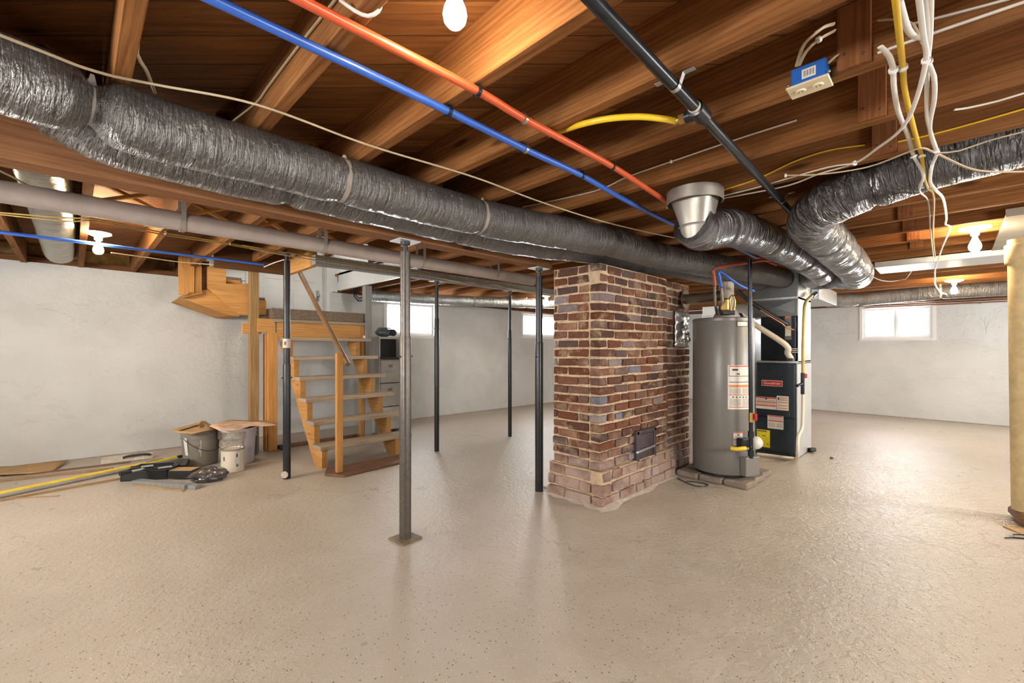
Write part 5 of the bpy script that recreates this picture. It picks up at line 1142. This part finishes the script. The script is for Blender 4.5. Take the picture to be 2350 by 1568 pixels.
stick('short thin wood splinter lying alone on the floor', (38, 1144), (136, 1139), .02, .005, LATH, 'wood_splinter', 'splinter')
tw = thing('flat_trowel', 'paint stained flat trowel with black handle leaning by the wall', 'trowel', at(290, 1062, z=0))
p, q = at(230, 1066, z=.012), at(350, 1052, z=.012); d = (q - p).normalized(); s_ = V((-d.y, d.x, 0))
b = MB(); b.prism([p, q, q + s_ * .09 + V((0, 0, .05)), p + s_ * .09 + V((0, 0, .05))], (0, 0, .003)); b.build('blade', SPLAT, tw)
b = MB(); m_ = p.lerp(q, .68) + s_ * .03 + V((0, 0, .035)); b.tube(spline([m_ - d * .11, m_ - d * .06 + V((0, 0, .012)), m_ + d * .06 + V((0, 0, .014)), m_ + d * .12], .02), [.012] * 1 + [.018] * 0 + [.012] * (len(spline([m_ - d * .11, m_ - d * .06 + V((0, 0, .012)), m_ + d * .06 + V((0, 0, .014)), m_ + d * .12], .02)) - 1), 12); b.build('handle', TOOLB, tw)
# black tray and tools, short boards, bag
p, q = at(276, 1106, z=0), at(385, 1100, z=0); d = (q - p).normalized(); s_ = V((-d.y, d.x, 0)); L_ = (q - p).length
tr = thing('paint_tray', 'black plastic tray heaped with hand tools on the floor', 'tray', p.lerp(q, .5))
b = MB()
b.prism([p, q, q + s_ * .30, p + s_ * .30], (0, 0, .008)); b.prism([p, q, q + s_ * .012, p + s_ * .012], (0, 0, .085)); b.prism([p + s_ * .29, q + s_ * .29, q + s_ * .302, p + s_ * .302], (0, 0, .085)); b.prism([p, p + d * .012, p + d * .012 + s_ * .30, p + s_ * .30], (0, 0, .085)); b.prism([q, q - d * .012, q - d * .012 + s_ * .30, q + s_ * .30], (0, 0, .085)); b.build('tray_body', TOOLB, tr)
def tool(label, a, b_, r, m, z, cat, nm, hm=None):
    t = thing(nm, label, cat, at(*a, z=z)); A, B = at(*a, z=z), at(*b_, z=z); 
    k = MB(); k.tube([A, A.lerp(B, .45)], [r, r * .8], 12); k.build('handle', hm or TOOLB, t)
    k = MB(); k.bar(A.lerp(B, .45), B, r * 2.6, r * .4); k.build('blade', m, t); return t
tool('black handled scraper across the tray', (275, 1088), (330, 1076), .020, GALV, .115, 'scraper', 'hand_scraper')
tool('brush with dark handle on top of the tray', (300, 1075), (352, 1068), .017, STEEL, .150, 'brush', 'paint_brush')
tool('grey bladed tool poking from the tray toward the buckets', (335, 1078), (395, 1070), .015, GALV, .120, 'tool', 'putty_knife')
b = MB(); c = at(408, 1085, z=.0); b.obox((c.x + .035, c.y + .05, .07), (.11, .17, .05), (.12, .1, -.3)); tag(b.build('tool_case', TOOLB, bevel=.008), 'black flat tool case leaning on the tray end', 'tool case')
stick('grey painted short board lying across in front of the tray', (312, 1110), (432, 1121), .07, .035, GREYW, 'short_board', 'board')
stick('grey short board with white end beside the bag', (410, 1116), (455, 1122), .06, .03, GREYW, 'short_board', 'board')
stick('tan lath lying frontmost before the grey short boards', (308, 1115), (422, 1128), .028, .010, LATH, 'wood_strip', 'wood strip')
b = MB(); c = at(424, 1098, z=0); b.obox((c.x, c.y, .05), (.22, .13, .07), (0, 0, -.75)); o = tag(b.build('paint_box', TOOLB, bevel=.006), 'black box with a tan top between tray and grey bag', 'box'); b = MB(); b.obox((c.x, c.y, .0875), (.20, .115, .004), (0, 0, -.75)); ORG[o.name] = o.location.copy(); b.build('tan_top', CARDB, o)
b = MB(); c = at(480, 1104, z=0); n1, n2 = 22, 14; g = []
b.sphere((0, 0, 0), 1, (1, 1, 1), 30, 20); vs = []
for v in b.v:
    q = v.copy(); nn = noise.noise(q * 2.1 + V((4, 1, 2))) * .28 + noise.noise(q * 5 + V((1, 2, 3))) * .12
    q = q * (1 + nn); vs.append(V((c.x + q.x * .14, c.y + q.y * .10, max(.003, .055 + q.z * .065))))
b.v = vs; tag(b.build('plastic_bag', BAGM), 'crumpled dark grey plastic bag before the small paint can', 'bag')
b = MB(); p = at(1909, 1053, z=0); b.sphere(p + V((0, 0, .010)), .024, (1.2, .8, .4), 12, 8); tag(b.build('small_rag', BROWNB), 'small brown scrap alone on the open floor', 'scrap')

# ================================================================== LIGHT
w = bpy.data.worlds.new('world'); SC.world = w; w.use_nodes = True
w.node_tree.nodes['Background'].inputs[0].default_value = (.75, .85, 1, 1); w.node_tree.nodes['Background'].inputs[1].default_value = .6
SC.view_settings.view_transform = 'Standard'; SC.view_settings.look = 'None'; SC.view_settings.gamma = 1; SC.view_settings.exposure = -.1
SC.cycles.use_denoising = True; SC.cycles.use_light_tree = False; SC.cycles.max_bounces = 6; SC.cycles.diffuse_bounces = 4; SC.cycles.use_adaptive_sampling = True; SC.cycles.adaptive_threshold = .035; SC.cycles.adaptive_min_samples = 16; SC.cycles.glossy_bounces = 4; SC.cycles.sample_clamp_indirect = 6; SC.cycles.caustics_reflective = False; SC.cycles.caustics_refractive = False
